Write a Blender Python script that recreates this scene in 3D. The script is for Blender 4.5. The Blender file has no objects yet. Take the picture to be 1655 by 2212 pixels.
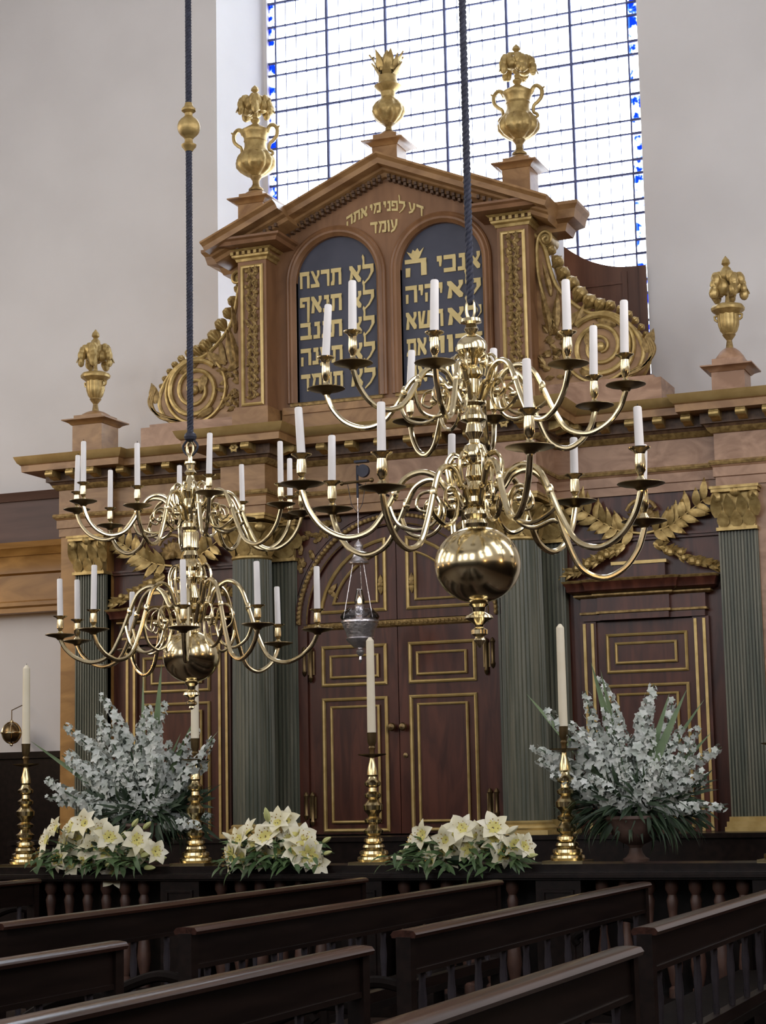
import bpy, math, random
from mathutils import Vector, Matrix
scene = bpy.context.scene
COL = scene.collection
rnd = random.Random(7)

# ---------------------------------------------------------------- camera
F, PX, PY, EYE = 4120.506, 827.5, 1106.0, 1.65
RX = ((0.9299452, -0.0721030, -0.3605594),
      (0.3671675, 0.1294307, 0.9211057),
      (-0.0197470, -0.9889635, 0.1468374))      # world axes seen in camera axes (right, down, forward)
cam_d = bpy.data.cameras.new('camera')
cam_d.sensor_fit = 'VERTICAL'
cam_d.sensor_height = 36.0
cam_d.lens = 36.0 * F / 2212.0
cam_d.clip_start, cam_d.clip_end = 0.05, 200
cam = bpy.data.objects.new('camera', cam_d)
COL.objects.link(cam)
cam.matrix_world = Matrix(((RX[0][0], -RX[0][1], -RX[0][2], 0),
                           (RX[1][0], -RX[1][1], -RX[1][2], 0),
                           (RX[2][0], -RX[2][1], -RX[2][2], EYE),
                           (0, 0, 0, 1)))
scene.camera = cam

def at(px, py, Y):
    """the point of the hall at depth Y that the photograph shows at (px, py)"""
    v = (px - PX, py - PY, F)
    d = [sum(RX[i][k] * v[k] for k in range(3)) for i in range(3)]
    t = Y / d[1]
    return Vector((d[0] * t, Y, EYE + d[2] * t))

# ---------------------------------------------------------------- view, world, lights
scene.view_settings.view_transform = 'Standard'
scene.view_settings.look = 'None'
scene.view_settings.gamma = 1
scene.view_settings.use_curve_mapping = False
scene.view_settings.exposure = 0.0
scene.cycles.max_bounces = 8
scene.cycles.diffuse_bounces = 4
scene.cycles.glossy_bounces = 4
scene.cycles.transparent_max_bounces = 12
scene.cycles.caustics_reflective = False
scene.cycles.caustics_refractive = False
scene.cycles.sample_clamp_indirect = 6.0

world = bpy.data.worlds.new('sky')
scene.world = world
world.use_nodes = True
bg = world.node_tree.nodes['Background']
bg.inputs[0].default_value = (0.86, 0.92, 1.0, 1)
bg.inputs[1].default_value = 7.5

def area(name, loc, target, sx, sy, power, color):
    l = bpy.data.lights.new(name, 'AREA')
    l.shape = 'RECTANGLE'; l.size = sx; l.size_y = sy
    l.energy = power; l.color = color
    o = bpy.data.objects.new(name, l); COL.objects.link(o)
    o.location = loc
    o.rotation_euler = (Vector(target) - Vector(loc)).to_track_quat('-Z', 'Y').to_euler()
    return o
# unseen area lights added before solid side and west walls, imitating window daylight
WEST = (0.95, 0.96, 1.0); NORTH = (1.0, 0.955, 0.90); SOUTH = (0.92, 0.94, 1.0)
for i, y in enumerate((1.0, 5.0, 9.0, 13.0)):
    area('unseen_fill_north', (-14.4, y, 6.6), (-5, y, 4.6), 1.9, 4.2, 125, NORTH)
    area('unseen_fill_south', (1.35, y, 6.8), (-8, y + 1, 4.6), 1.9, 4.0, 125, SOUTH)
for i, x in enumerate((-11.0, -6.5, -2.0)):
    area('unseen_fill_west', (x, -4.7, 7.0), (x, 8, 5.0), 2.0, 4.2, 190, WEST)
# unseen warm lamps added along both sides, warming the brass and the ark's left
def point(name, loc, power, color, r):
    l = bpy.data.lights.new(name, 'POINT'); l.energy = power; l.color = color; l.shadow_soft_size = r
    o = bpy.data.objects.new(name, l); COL.objects.link(o); o.location = loc
WARM = (1.0, 0.62, 0.28)
for y in (4.0, 8.5, 13.0):
    point('unseen_warm_lamp', (0.9, y, 3.1), 22, WARM, 0.12)
    point('unseen_warm_lamp', (-13.6, y, 3.1), 26, WARM, 0.12)
point('unseen_warm_lamp', (-12.9, 15.6, 3.6), 14, WARM, 0.12)

# ---------------------------------------------------------------- materials
def lin(r, g, b):
    f = lambda c: (c / 255 / 12.92) if c <= 10 else ((c / 255 + 0.055) / 1.055) ** 2.4
    return (f(r), f(g), f(b), 1)
MATS = {}
def mat(name, c1, c2=None, scale=6.0, rough=0.5, metal=0.0, stretch=(1, 1, 1), bump=0.0, detail=4, emit=None, coat=0.0, lo=0.35, hi=0.65, distort=0.0, spec=0.5, sss=0):
    m = bpy.data.materials.new(name); m.use_nodes = True
    nt = m.node_tree; p = nt.nodes['Principled BSDF']
    p.inputs['Roughness'].default_value = rough
    p.inputs['Metallic'].default_value = metal
    p.inputs['Specular IOR Level'].default_value = spec
    if coat: p.inputs['Coat Weight'].default_value = coat; p.inputs['Coat Roughness'].default_value = 0.12
    if emit:
        p.inputs['Emission Color'].default_value = emit[0]; p.inputs['Emission Strength'].default_value = emit[1]
    tc = nt.nodes.new('ShaderNodeTexCoord'); mp = nt.nodes.new('ShaderNodeMapping')
    mp.inputs['Scale'].default_value = stretch
    nt.links.new(tc.outputs['Object'], mp.inputs[0])
    nz = nt.nodes.new('ShaderNodeTexNoise')
    nz.inputs['Scale'].default_value = scale; nz.inputs['Detail'].default_value = detail
    nz.inputs['Distortion'].default_value = distort
    nt.links.new(mp.outputs[0], nz.inputs['Vector'])
    cr = nt.nodes.new('ShaderNodeValToRGB')
    cr.color_ramp.elements[0].position = lo; cr.color_ramp.elements[1].position = hi
    cr.color_ramp.elements[0].color = (*c1[:3], 1); cr.color_ramp.elements[1].color = (*(c2 or c1)[:3], 1)
    nt.links.new(nz.outputs['Fac'], cr.inputs[0]); nt.links.new(cr.outputs[0], p.inputs['Base Color'])
    if bump:
        b = nt.nodes.new('ShaderNodeBump'); b.inputs['Strength'].default_value = bump; b.inputs['Distance'].default_value = 0.02
        nt.links.new(nz.outputs['Fac'], b.inputs['Height']); nt.links.new(b.outputs[0], p.inputs['Normal'])
    MATS[name] = m
    return m
mat('plaster', (0.70, 0.675, 0.66), (0.74, 0.715, 0.70), scale=1.2, rough=0.9)
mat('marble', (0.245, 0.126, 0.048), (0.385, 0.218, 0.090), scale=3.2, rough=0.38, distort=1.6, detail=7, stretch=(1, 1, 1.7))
mat('marble_pink_daylit', (0.28, 0.150, 0.082), (0.45, 0.270, 0.165), scale=2.6, rough=0.35, distort=2.2, detail=8, stretch=(1, 1, 1.5))  # pinkish marbling; on the right entablature it paints in cooler daylight
mat('oak', (0.195, 0.094, 0.040), (0.29, 0.145, 0.066), scale=5, rough=0.42, stretch=(1, 1, 0.25), distort=0.8)
mat('honey_wood', (0.26, 0.125, 0.028), (0.42, 0.22, 0.06), scale=3, rough=0.4, stretch=(0.4, 1, 1.5), distort=1.5, detail=6)
mat('mahogany', (0.045, 0.013, 0.008), (0.100, 0.032, 0.019), spec=0.35, scale=4, rough=0.3, stretch=(2.5, 2.5, 0.35), distort=0.9, detail=6)
mat('screen_wood', (0.085, 0.035, 0.02), (0.13, 0.058, 0.034), scale=4, rough=0.45, stretch=(3, 3, 0.3))
mat('gallery_wood', (0.075, 0.035, 0.026), (0.11, 0.055, 0.04), scale=4, rough=0.5, stretch=(0.3, 1, 3))
mat('dark_wood', (0.006, 0.0035, 0.003), (0.013, 0.0075, 0.006), spec=0.3, scale=5, rough=0.3, stretch=(4, 0.3, 4))
mat('cap_wood', (0.024, 0.009, 0.006), (0.05, 0.020, 0.014), scale=5, rough=0.22, stretch=(9, 0.25, 9))
mat('seat_wood', (0.004, 0.0025, 0.002), (0.008, 0.005, 0.004), scale=5, rough=0.75, spec=0.08)
mat('spindle_wood', (0.020, 0.017, 0.020), (0.035, 0.030, 0.036), scale=5, rough=0.22, spec=0.8)
mat('baluster_wood', (0.06, 0.029, 0.021), (0.095, 0.048, 0.034), scale=8, rough=0.45)
mat('gilt', (0.35, 0.235, 0.08), (0.57, 0.415, 0.165), scale=14, rough=0.42, metal=0.55, bump=0.25)
mat('gilt_bright', (0.46, 0.32, 0.11), (0.60, 0.44, 0.18), scale=9, rough=0.38, metal=0.45)
mat('dentil_wood_gap_shade', (0.07, 0.036, 0.020), (0.15, 0.085, 0.045), scale=20, rough=0.5)
mat('gilt_tan', (0.38, 0.25, 0.09), (0.47, 0.325, 0.13), scale=6, rough=0.42, metal=0.35)
mat('gilt_dull', (0.20, 0.125, 0.042), (0.42, 0.285, 0.105), scale=22, rough=0.5, metal=0.4, bump=0.4)
mat('lettering', (0.66, 0.52, 0.22), (0.72, 0.58, 0.27), scale=10, rough=0.6)
mat('slate_blue', (0.052, 0.056, 0.082), (0.065, 0.068, 0.096), scale=4, rough=0.6)
mat('green_marble', (0.070, 0.080, 0.056), (0.160, 0.155, 0.110), scale=5, rough=0.4, stretch=(4, 4, 0.22), detail=6)
mat('brass', (0.66, 0.55, 0.33), (0.76, 0.66, 0.43), scale=3, rough=0.17, metal=1.0)
mat('brass_aged', (0.14, 0.095, 0.045), (0.24, 0.17, 0.08), scale=6, rough=0.35, metal=0.9)
mat('brass_stick', (0.55, 0.44, 0.23), (0.70, 0.58, 0.33), scale=4, rough=0.19, metal=1.0)
mat('silver', (0.60, 0.57, 0.60), (0.80, 0.78, 0.80), scale=24, rough=0.28, metal=0.9, bump=0.5)
mat('iron', (0.018, 0.020, 0.034), (0.035, 0.037, 0.055), scale=12, rough=0.5, metal=0.3)
mat('rope_blue', (0.018, 0.020, 0.036), (0.04, 0.043, 0.07), scale=30, rough=0.7)
mat('leading', (0.07, 0.085, 0.20), (0.10, 0.115, 0.25), scale=5, rough=0.7)  # bluish fringe of the bright window put into the lead's colour
mat('wax_white', (0.86, 0.82, 0.79), (0.90, 0.87, 0.85), scale=3, rough=0.5)
mat('wax_cream', (0.78, 0.70, 0.52), (0.84, 0.77, 0.61), scale=3, rough=0.5)
mat('wick', (0.02, 0.018, 0.016), rough=0.9)
mat('flame', (1, 0.7, 0.3), rough=0.9, emit=((1.0, 0.62, 0.22, 1), 7.0))
mat('floor_wood', (0.03, 0.018, 0.012), (0.05, 0.03, 0.02), scale=3, rough=0.5, stretch=(6, 0.3, 1))
mat('petal_blue_white', (0.42, 0.48, 0.42), (0.78, 0.80, 0.77), scale=14, rough=0.7)
mat('lily_petal', (0.74, 0.69, 0.45), (0.88, 0.85, 0.69), scale=7, rough=0.6)
mat('lily_heart', (0.66, 0.60, 0.16), (0.74, 0.68, 0.28), scale=9, rough=0.6)
mat('anther', (0.42, 0.26, 0.06), rough=0.8)
mat('bud_green', (0.46, 0.50, 0.16), (0.66, 0.66, 0.34), scale=6, rough=0.6)
mat('leaf_green', (0.035, 0.075, 0.022), (0.075, 0.13, 0.045), scale=6, rough=0.5)
mat('leaf_dark', (0.012, 0.030, 0.012), (0.03, 0.058, 0.024), scale=8, rough=0.6)
mat('blade_green', (0.13, 0.20, 0.10), (0.20, 0.28, 0.14), scale=4, rough=0.5)
mat('stone_urn', (0.075, 0.042, 0.032), (0.12, 0.072, 0.055), scale=9, rough=0.6)
mat('stem_green', (0.06, 0.11, 0.05), rough=0.6)
def glass(name, tint, gloss, op=0.0, rough=0.05):
    m = bpy.data.materials.new(name); m.use_nodes = True; nt = m.node_tree
    nt.nodes.clear()
    out = nt.nodes.new('ShaderNodeOutputMaterial'); mx = nt.nodes.new('ShaderNodeMixShader')
    tr = nt.nodes.new('ShaderNodeBsdfTransparent'); gl = nt.nodes.new('ShaderNodeBsdfGlossy')
    tr.inputs[0].default_value = (*tint, 1); gl.inputs['Roughness'].default_value = rough
    lw = nt.nodes.new('ShaderNodeLayerWeight'); lw.inputs[0].default_value = gloss
    nt.links.new(lw.outputs['Fresnel'], mx.inputs[0])
    nt.links.new(tr.outputs[0], mx.inputs[1]); nt.links.new(gl.outputs[0], mx.inputs[2])
    nt.links.new(mx.outputs[0], out.inputs[0])
    MATS[name] = m
glass('window_glass', (0.97, 0.985, 1.0), 0.1)
glass('border_glass', (0.45, 0.68, 1.0), 0.1)
_nt = MATS['border_glass'].node_tree
_n = _nt.nodes.new('ShaderNodeTexNoise'); _n.inputs['Scale'].default_value = 9; _t = _nt.nodes.new('ShaderNodeTexCoord')
_r = _nt.nodes.new('ShaderNodeValToRGB'); _r.color_ramp.elements[0].position = .40; _r.color_ramp.elements[1].position = .50
_r.color_ramp.elements[0].color = (.03, .10, .60, 1); _r.color_ramp.elements[1].color = (1, 1, 1, 1)
_nt.links.new(_t.outputs['Object'], _n.inputs['Vector']); _nt.links.new(_n.outputs['Fac'], _r.inputs[0])
_nt.links.new(_r.outputs[0], [q for q in _nt.nodes if q.type == 'BSDF_TRANSPARENT'][0].inputs[0])
glass('lamp_glass', (0.90, 0.90, 0.92), 0.45)

# ---------------------------------------------------------------- mesh helpers
class MB:
    def __init__(s): s.v = []; s.f = []
    def add(s, vs, fs):
        n = len(s.v); s.v += [tuple(v) for v in vs]; s.f += [tuple(i + n for i in f) for f in fs]; return s
    def box(s, x0, x1, y0, y1, z0, z1, b=0.0):
        vs = [(x0, y0, z0), (x1, y0, z0), (x1, y1, z0), (x0, y1, z0), (x0, y0, z1), (x1, y0, z1), (x1, y1, z1), (x0, y1, z1)]
        return s.add(vs, [(0, 3, 2, 1), (4, 5, 6, 7), (0, 1, 5, 4), (1, 2, 6, 5), (2, 3, 7, 6), (3, 0, 4, 7)])
    def lathe(s, prof, c=(0, 0, 0), n=24, cap=True, M=None, mod=None):
        """prof: list of (r, z)"""
        vs = []; fs = []
        for (r, z) in prof:
            for k in range(n):
                a = 2 * math.pi * k / n
                rr = r * (mod(a, z) if mod else 1)
                p = Vector((rr * math.cos(a), rr * math.sin(a), z))
                if M: p = M @ p
                vs.append((p.x + c[0], p.y + c[1], p.z + c[2]))
        for i in range(len(prof) - 1):
            for k in range(n):
                k2 = (k + 1) % n
                fs.append((i * n + k, i * n + k2, (i + 1) * n + k2, (i + 1) * n + k))
        if cap:
            if prof[0][0] > 1e-6: fs.append(tuple(reversed(range(n))))
            if prof[-1][0] > 1e-6: fs.append(tuple((len(prof) - 1) * n + k for k in range(n)))
        return s.add(vs, fs)
    def tube(s, pts, r, n=8, flat=1.0):
        pts = [Vector(p) for p in pts]; m = len(pts)
        rs = r if isinstance(r, (list, tuple)) else [r] * m
        vs = []; fs = []
        T0 = (pts[1] - pts[0]).normalized()
        up = Vector((0, 0, 1)) if abs(T0.z) < 0.95 else Vector((1, 0, 0))
        N = (up - T0 * up.dot(T0)).normalized()
        for i, p in enumerate(pts):
            T = (pts[min(i + 1, m - 1)] - pts[max(i - 1, 0)])
            T = T.normalized() if T.length > 1e-9 else T0
            N = (N - T * N.dot(T)); N = N.normalized() if N.length > 1e-6 else T.orthogonal().normalized()
            B = T.cross(N)
            for k in range(n):
                a = 2 * math.pi * k / n
                vs.append(p + N * (rs[i] * math.cos(a)) + B * (rs[i] * flat * math.sin(a)))
        for i in range(m - 1):
            for k in range(n):
                k2 = (k + 1) % n
                fs.append((i * n + k, (i + 1) * n + k, (i + 1) * n + k2, i * n + k2))
        fs.append(tuple(range(n))); fs.append(tuple(reversed([(m - 1) * n + k for k in range(n)])))
        return s.add(vs, fs)
    def ball(s, c, r, n=10, m=7, sc=(1, 1, 1), M=None):
        prof = [(max(1e-5, math.sin(math.pi * i / m)), -math.cos(math.pi * i / m)) for i in range(m + 1)]
        vs = []; fs = []
        for (q, z) in prof:
            for k in range(n):
                a = 2 * math.pi * k / n
                p = Vector((q * math.cos(a) * r * sc[0], q * math.sin(a) * r * sc[1], z * r * sc[2]))
                if M: p = M @ p
                vs.append((p.x + c[0], p.y + c[1], p.z + c[2]))
        for i in range(m):
            for k in range(n):
                k2 = (k + 1) % n
                fs.append((i * n + k, i * n + k2, (i + 1) * n + k2, (i + 1) * n + k))
        return s.add(vs, fs)
    def prism(s, poly, mapf, w0, w1):
        """closed polygon (u, v) extruded from w0 to w1; mapf(u, v, w) -> xyz"""
        n = len(poly)
        vs = [mapf(u, v, w0) for u, v in poly] + [mapf(u, v, w1) for u, v in poly]
        fs = [tuple(range(n)), tuple(reversed(range(n, 2 * n)))]
        fs += [(i, i + n, (i + 1) % n + n, (i + 1) % n) for i in range(n)]
        return s.add(vs, fs)
    def sweep(s, path, prof, mapf, closed=False):
        """moulding: closed profile (out, w) carried along path (u, v) with mitred corners; out is to the right of travel"""
        m = len(path); n = len(prof); vs = []; fs = []
        def nrm(a, b):
            d = Vector((b[0] - a[0], b[1] - a[1])).normalized(); return Vector((d.y, -d.x))
        for i in range(m):
            if closed or 0 < i < m - 1:
                n1 = nrm(path[i - 1], path[i]); n2 = nrm(path[i], path[(i + 1) % m])
                b = (n1 + n2); q = b / max(0.15, (1 + n1.dot(n2)))
            else:
                q = nrm(path[0], path[1]) if i == 0 else nrm(path[-2], path[-1])
            for (o, w) in prof:
                vs.append(mapf(path[i][0] + q.x * o, path[i][1] + q.y * o, w))
        L = m if closed else m - 1
        for i in range(L):
            j = (i + 1) % m
            for k in range(n):
                k2 = (k + 1) % n
                fs.append((i * n + k, i * n + k2, j * n + k2, j * n + k))
        if not closed:
            fs.append(tuple(reversed(range(n)))); fs.append(tuple((m - 1) * n + k for k in range(n)))
        return s.add(vs, fs)
    def leaf(s, base, d, nrm, L, W, curl=0.0, seg=5, thick=0.0, fold=0.15, tip=0.0):
        """pointed leaf from base along d, facing nrm, bending towards -nrm by curl"""
        d = Vector(d).normalized(); nrm = Vector(nrm); nrm = (nrm - d * nrm.dot(d))
        nrm = nrm.normalized() if nrm.length > 1e-6 else d.orthogonal().normalized()
        sd = d.cross(nrm); base = Vector(base); vs = []; fs = []
        p = base.copy(); ang = 0
        for i in range(seg + 1):
            t = i / seg
            w = W * 0.5 * (math.sin(math.pi * (0.08 + 0.92 * t) ** 0.8) if t < 1 else tip)
            ang = curl * t
            nn = nrm * math.cos(ang) + d * math.sin(ang)
            if i: p = p + (d * math.cos(ang) - nrm * math.sin(ang)) * (L / seg)
            vs += [p - sd * w + nn * (fold * w), p - nn * thick, p + sd * w + nn * (fold * w)]
            if thick: vs += [p + nn * thick * 1.5]
        k = 4 if thick else 3
        for i in range(seg):
            a, b = i * k, (i + 1) * k
            fs += [(a, b, b + 1, a + 1), (a + 1, b + 1, b + 2, a + 2)]
            if thick: fs += [(a, a + 3, b + 3, b), (a + 3, a + 2, b + 2, b + 3)]
        return s.add(vs, fs)
    def build(s, name, material, parent=None, smooth=True, angle=32, mats=None):
        L = Vector((0, 0, 0)); q = parent
        while q is not None: L += q.location; q = q.parent
        me = bpy.data.meshes.new(name)
        me.from_pydata([(v[0] - L.x, v[1] - L.y, v[2] - L.z) for v in s.v], [], s.f)
        me.materials.append(MATS[material])
        for x in (mats or []): me.materials.append(MATS[x])
        me.validate()
        if smooth:
            me.polygons.foreach_set('use_smooth', [True] * len(me.polygons))
            me.set_sharp_from_angle(angle=math.radians(angle))
        o = bpy.data.objects.new(name, me); COL.objects.link(o)
        if parent is not None: o.parent = parent
        return o
def tag(o, label=None, cat=None, group=None, kind=None):
    if label: o['label'] = label
    if cat: o['category'] = cat
    if group: o['group'] = group
    if kind: o['kind'] = kind
    return o
def thing(name, loc, label, cat, group=None):
    o = bpy.data.objects.new(name, None); COL.objects.link(o)
    o.empty_display_size = 0.1
    o.location = loc
    return tag(o, label, cat, group)
def copy_tree(o, parent=None):
    c = o.copy(); COL.objects.link(c)
    if parent is not None: c.parent = parent
    for ch in list(o.children): copy_tree(ch, c)
    return c
XZ = lambda Y: (lambda u, v, w: (u, Y + w, v))        # elevation: u along the wall, v up, w back
def spl(pts, n=6):
    """smooth curve through points (Catmull-Rom)"""
    P = [Vector(p) for p in pts]; out = []
    for i in range(len(P) - 1):
        p0 = P[max(i - 1, 0)]; p1 = P[i]; p2 = P[i + 1]; p3 = P[min(i + 2, len(P) - 1)]
        for k in range(n):
            t = k / n
            out.append(0.5 * ((2 * p1) + (p2 - p0) * t + (2 * p0 - 5 * p1 + 4 * p2 - p3) * t * t + (3 * p1 - p0 - 3 * p2 + p3) * t ** 3))
    out.append(P[-1]); return out
ORD = ['first', 'second', 'third', 'fourth', 'fifth', 'sixth', 'seventh', 'eighth', 'ninth', 'tenth']

# ================================================================ THE SETTING
CX = -6.55                                            # axis of the ark
def X(u): return CX + u
WALL, GLASS = 18.0, 18.89
HW0, HW1 = 2.355, 2.165                               # window half widths: room side, glass side
def struct(name, mb, m, parent=None, **k):
    o = mb.build(name, m, parent, **k)
    if parent is None: tag(o, kind='structure')
    return o
ZS, ZT, ZC = 5.0, 11.9, 12.6
b = MB()
b.box(-15, X(-HW0), WALL, WALL + 0.95, 0, ZC); b.box(X(HW0), 2.0, WALL, WALL + 0.95, 0, ZC)
b.box(X(-HW0), X(HW0), WALL, WALL + 0.95, 0, ZS); b.box(X(-HW0), X(HW0), WALL, WALL + 0.95, ZT, ZC)
for sgn in (-1, 1):                                   # splayed jambs
    b.add([(X(sgn * HW0), WALL, ZS), (X(sgn * HW1), GLASS, ZS), (X(sgn * HW0), GLASS, ZS),
           (X(sgn * HW0), WALL, ZT), (X(sgn * HW1), GLASS, ZT), (X(sgn * HW0), GLASS, ZT)], [(0, 1, 4, 3), (1, 2, 5, 4), (0, 2, 1), (3, 4, 5)])
struct('wall_east', b, 'plaster', smooth=False)
struct('floor', MB().box(-15, 2, -5.3, 19, -0.1, 0), 'floor_wood', smooth=False)
struct('ceiling', MB().box(-15, 2, -5.3, 19, ZC, ZC + 0.2), 'plaster', smooth=False)
struct('wall_north', MB().box(-15.2, -15, -5.3, 19, 0, ZC), 'plaster', smooth=False)
struct('wall_south', MB().box(2, 2.2, -5.3, 19, 0, ZC), 'plaster', smooth=False)
struct('wall_west', MB().box(-15.2, 2.2, -5.5, -5.3, 0, ZC), 'plaster', smooth=False)

# big leaded east window
pane = MB(); pane.box(X(-HW1 + 0.10), X(HW1 - 0.10), GLASS + 0.02, GLASS + 0.028, ZS, ZT)
win = tag(pane.build('window_1', 'window_glass', smooth=False), kind='structure')
b = MB()
for sgn in (-1, 1):
    x = sgn * (HW1 - 0.06); b.box(X(x - 0.055), X(x + 0.055), GLASS + 0.02, GLASS + 0.028, ZS, ZT)
b.build('border_panes', 'border_glass', win, smooth=False)
b = MB()
b.box(X(-HW1 - 0.02), X(-HW1 + 0.03), GLASS - 0.05, GLASS + 0.05, ZS, ZT); b.box(X(HW1 - 0.012), X(HW1 + 0.02), GLASS - 0.02, GLASS + 0.05, ZS, ZT)
b.build('window_frame', 'plaster', win, smooth=False)
b = MB()
for u in (-1.41, -0.70, 0.0, 0.71, 1.42):
    b.box(X(u - 0.0125), X(u + 0.0125), GLASS - 0.02, GLASS + 0.015, ZS, ZT)
for u in (-HW1 + 0.12, HW1 - 0.12):
    b.box(X(u - 0.007), X(u + 0.007), GLASS - 0.01, GLASS + 0.015, ZS, ZT)
b.build('mullions', 'leading', win, smooth=False)
b = MB(); k = 0
zb = []
z = 5.15
while z < 11.8:
    zb += [(z, 0.007), (z + 0.285, 0.007 if k % 3 else 0.011)]; z += 0.433; k += 1
for z, h in zb:
    b.box(X(-HW1), X(HW1), GLASS - 0.012, GLASS + 0.015, z - h, z + h)
b.build('saddle_bars', 'leading', win, smooth=False)
b = MB()
us = [-2.05, -1.41, -0.70, 0.0, 0.71, 1.42, 2.05]
for a, c in zip(us, us[1:]):
    for j in range(1, 5):
        u = a + (c - a) * j / 5
        b.box(X(u - 0.0026), X(u + 0.0026), GLASS + 0.005, GLASS + 0.015, ZS, ZT)
        for z, h in zb: b.box(X(u - 0.008), X(u + 0.008), GLASS - 0.014, GLASS + 0.012, z - 0.011, z + 0.011)
for sgn in (-1, 1):
    for i, (z, h) in enumerate(zb):
        x = sgn * (HW1 - 0.055); b.box(X(x - 0.06), X(x + 0.06), GLASS - 0.01, GLASS + 0.012, z - 0.012, z + 0.012)
b.build('leading_lines', 'leading', win, smooth=False)

# unseen dark panelling added along the side and west walls to darken reflections
for i, (x0, x1, y0, y1) in enumerate(((-15, -14.9, -5.2, WALL - .3), (1.9, 2.0, -5.2, WALL - .3), (-14.9, 1.9, -5.3, -5.2))):
    struct('trim_%d' % (i + 1), MB().box(x0, x1, y0, y1, 0, 3.2), 'dark_wood', smooth=False)
# panelled wainscot and the wooden entablature on the wall left of the ark
b = MB(); yw = WALL
b.box(-15, X(-3.72), yw - 0.06, yw, 0, 2.12); b.box(-15, X(-3.72), yw - 0.10, yw, 2.12, 2.19)
tag(b.build('wainscot_east', 'dark_wood', smooth=False), kind='structure')
yw -= .004
g = thing('gallery_front', (-12.8, yw - 0.2, 3.69), 'brown panelled gallery front with honey wood cornice left of the ark', 'gallery')
MB().box(-14.88, X(-3.72), yw - 0.28, yw, 4.44, 4.98).build('panel_board', 'gallery_wood', g, smooth=False)
m = lambda u, v, w: (u, v, w)
MB().sweep([(X(-3.72), yw), (-14.88, yw)][::-1], [(0, 4.90), (0.31, 4.90), (0.33, 4.95), (0.35, 4.99), (0, 4.99)], m).build('top_moulding', 'gallery_wood', g)
MB().sweep([(-14.88, yw), (X(-3.72), yw)], [(0, 4.30), (0.30, 4.30), (0.33, 4.36), (0.36, 4.38), (0.38, 4.44), (0, 4.44)], m).build('cornice', 'honey_wood', g)
MB().sweep([(-14.88, yw), (X(-3.72), yw)], [(0, 3.69), (0.22, 3.69), (0.22, 3.74), (0.25, 3.76), (0.25, 3.80), (0.20, 3.82), (0.20, 4.1), (0.24, 4.12), (0.24, 4.2), (0.28, 4.3), (0, 4.3)], m).build('frieze_board', 'honey_wood', g)
# ================================================================ THE ARK
flat = lambda u, v, w: (X(u), v, w)                   # plan: u along, v depth, w height
el = lambda Y: (lambda u, v, w: (X(u), Y + w, v))     # elevation on the plane Y
ark = thing('torah_ark', (CX, 17.4, 0), 'tall carved and gilded ark of brown marbling with two blue lettered tablets', 'ark')
def part(mb, name, m, parent=None, label=None, **k):
    o = mb.build(name, m, parent or ark, **k)
    if label: o['label'] = label
    return o
YB, YP, YC, YR, YD = 17.12, 17.0, 16.9, 16.5, 17.05   # bay, outer pilaster, centre, column break, door
# plinth and body
part(MB().box(X(-3.85), X(3.85), 16.36, WALL - 0.01, 0, 1.2), 'plinth', 'dark_wood', smooth=False)
b = MB()
for z0, z1, o in ((1.2, 1.235, 0.0), (1.235, 1.275, 0.03)):
    b.sweep([(-3.85, WALL - .01), (-3.85, 16.36), (3.85, 16.36), (3.85, WALL - .01)], [(-0.1 - 0.9 * 0, z0), (o, z0), (o, z1), (-0.1, z1)], flat)
b.box(X(-3.8), X(3.8), 16.4, WALL - 0.02, 1.2, 1.275)
part(b, 'plinth_cap', 'dark_wood', smooth=False)
# walls of the lower storey
part(MB().box(X(-3.70), X(-3.15), YP + 0.02, WALL - .01, 1.275, 4.36), 'end_block', 'honey_wood', None, 'honey-coloured end block', smooth=False)
part(MB().box(X(3.15), X(3.70), YP + 0.02, WALL - .01, 1.275, 4.36), 'end_block', 'marble_pink_daylit', None, 'pinkish marbled end block', smooth=False)
part(MB().box(X(-3.15), X(-1.05), YB + 0.03, WALL - .01, 1.275, 4.36), 'bay_wall', 'mahogany', smooth=False)
part(MB().box(X(1.05), X(3.15), YB + 0.03, WALL - .01, 1.275, 4.36), 'bay_wall', 'mahogany', smooth=False)
part(MB().box(X(-1.05), X(1.05), YD + 0.10, WALL - .01, 1.275, 4.36), 'bay_wall', 'mahogany', smooth=False)
# entablature
def plan(off=0.0):
    R = [(1.127, YC), (1.127, YR), (1.603, YR), (1.603, YB), (3.14, YB), (3.14, YP), (3.715, YP), (3.715, WALL - .01)]
    return [(-u, v) for u, v in reversed(R)] + R
def mould(name, prof, m): return part(MB().sweep(plan(), prof, flat), name, m)
for half, m_, lb in ((plan()[:8] + [(0.0, YC)], 'marble', 'brown marbled'), ([(0.0, YC)] + plan()[8:], 'marble_pink_daylit', 'daylight-tinted marbled')):  # right half of one marbling tinted pinker in place of cooler daylight
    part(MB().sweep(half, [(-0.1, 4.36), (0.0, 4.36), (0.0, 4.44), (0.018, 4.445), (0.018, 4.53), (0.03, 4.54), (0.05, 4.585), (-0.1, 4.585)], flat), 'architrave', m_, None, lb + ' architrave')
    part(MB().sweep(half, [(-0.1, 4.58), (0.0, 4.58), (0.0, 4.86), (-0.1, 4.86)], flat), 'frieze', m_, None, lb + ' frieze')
mould('gilt_moulding', [(-0.02, 4.545), (0.045, 4.55), (0.052, 4.57), (0.045, 4.592), (-0.02, 4.6)], 'gilt_dull')
mould('gilt_moulding', [(-0.05, 4.84), (0.02, 4.845), (0.05, 4.875), (0.06, 4.90), (-0.05, 4.90)], 'gilt_dull')
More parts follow.
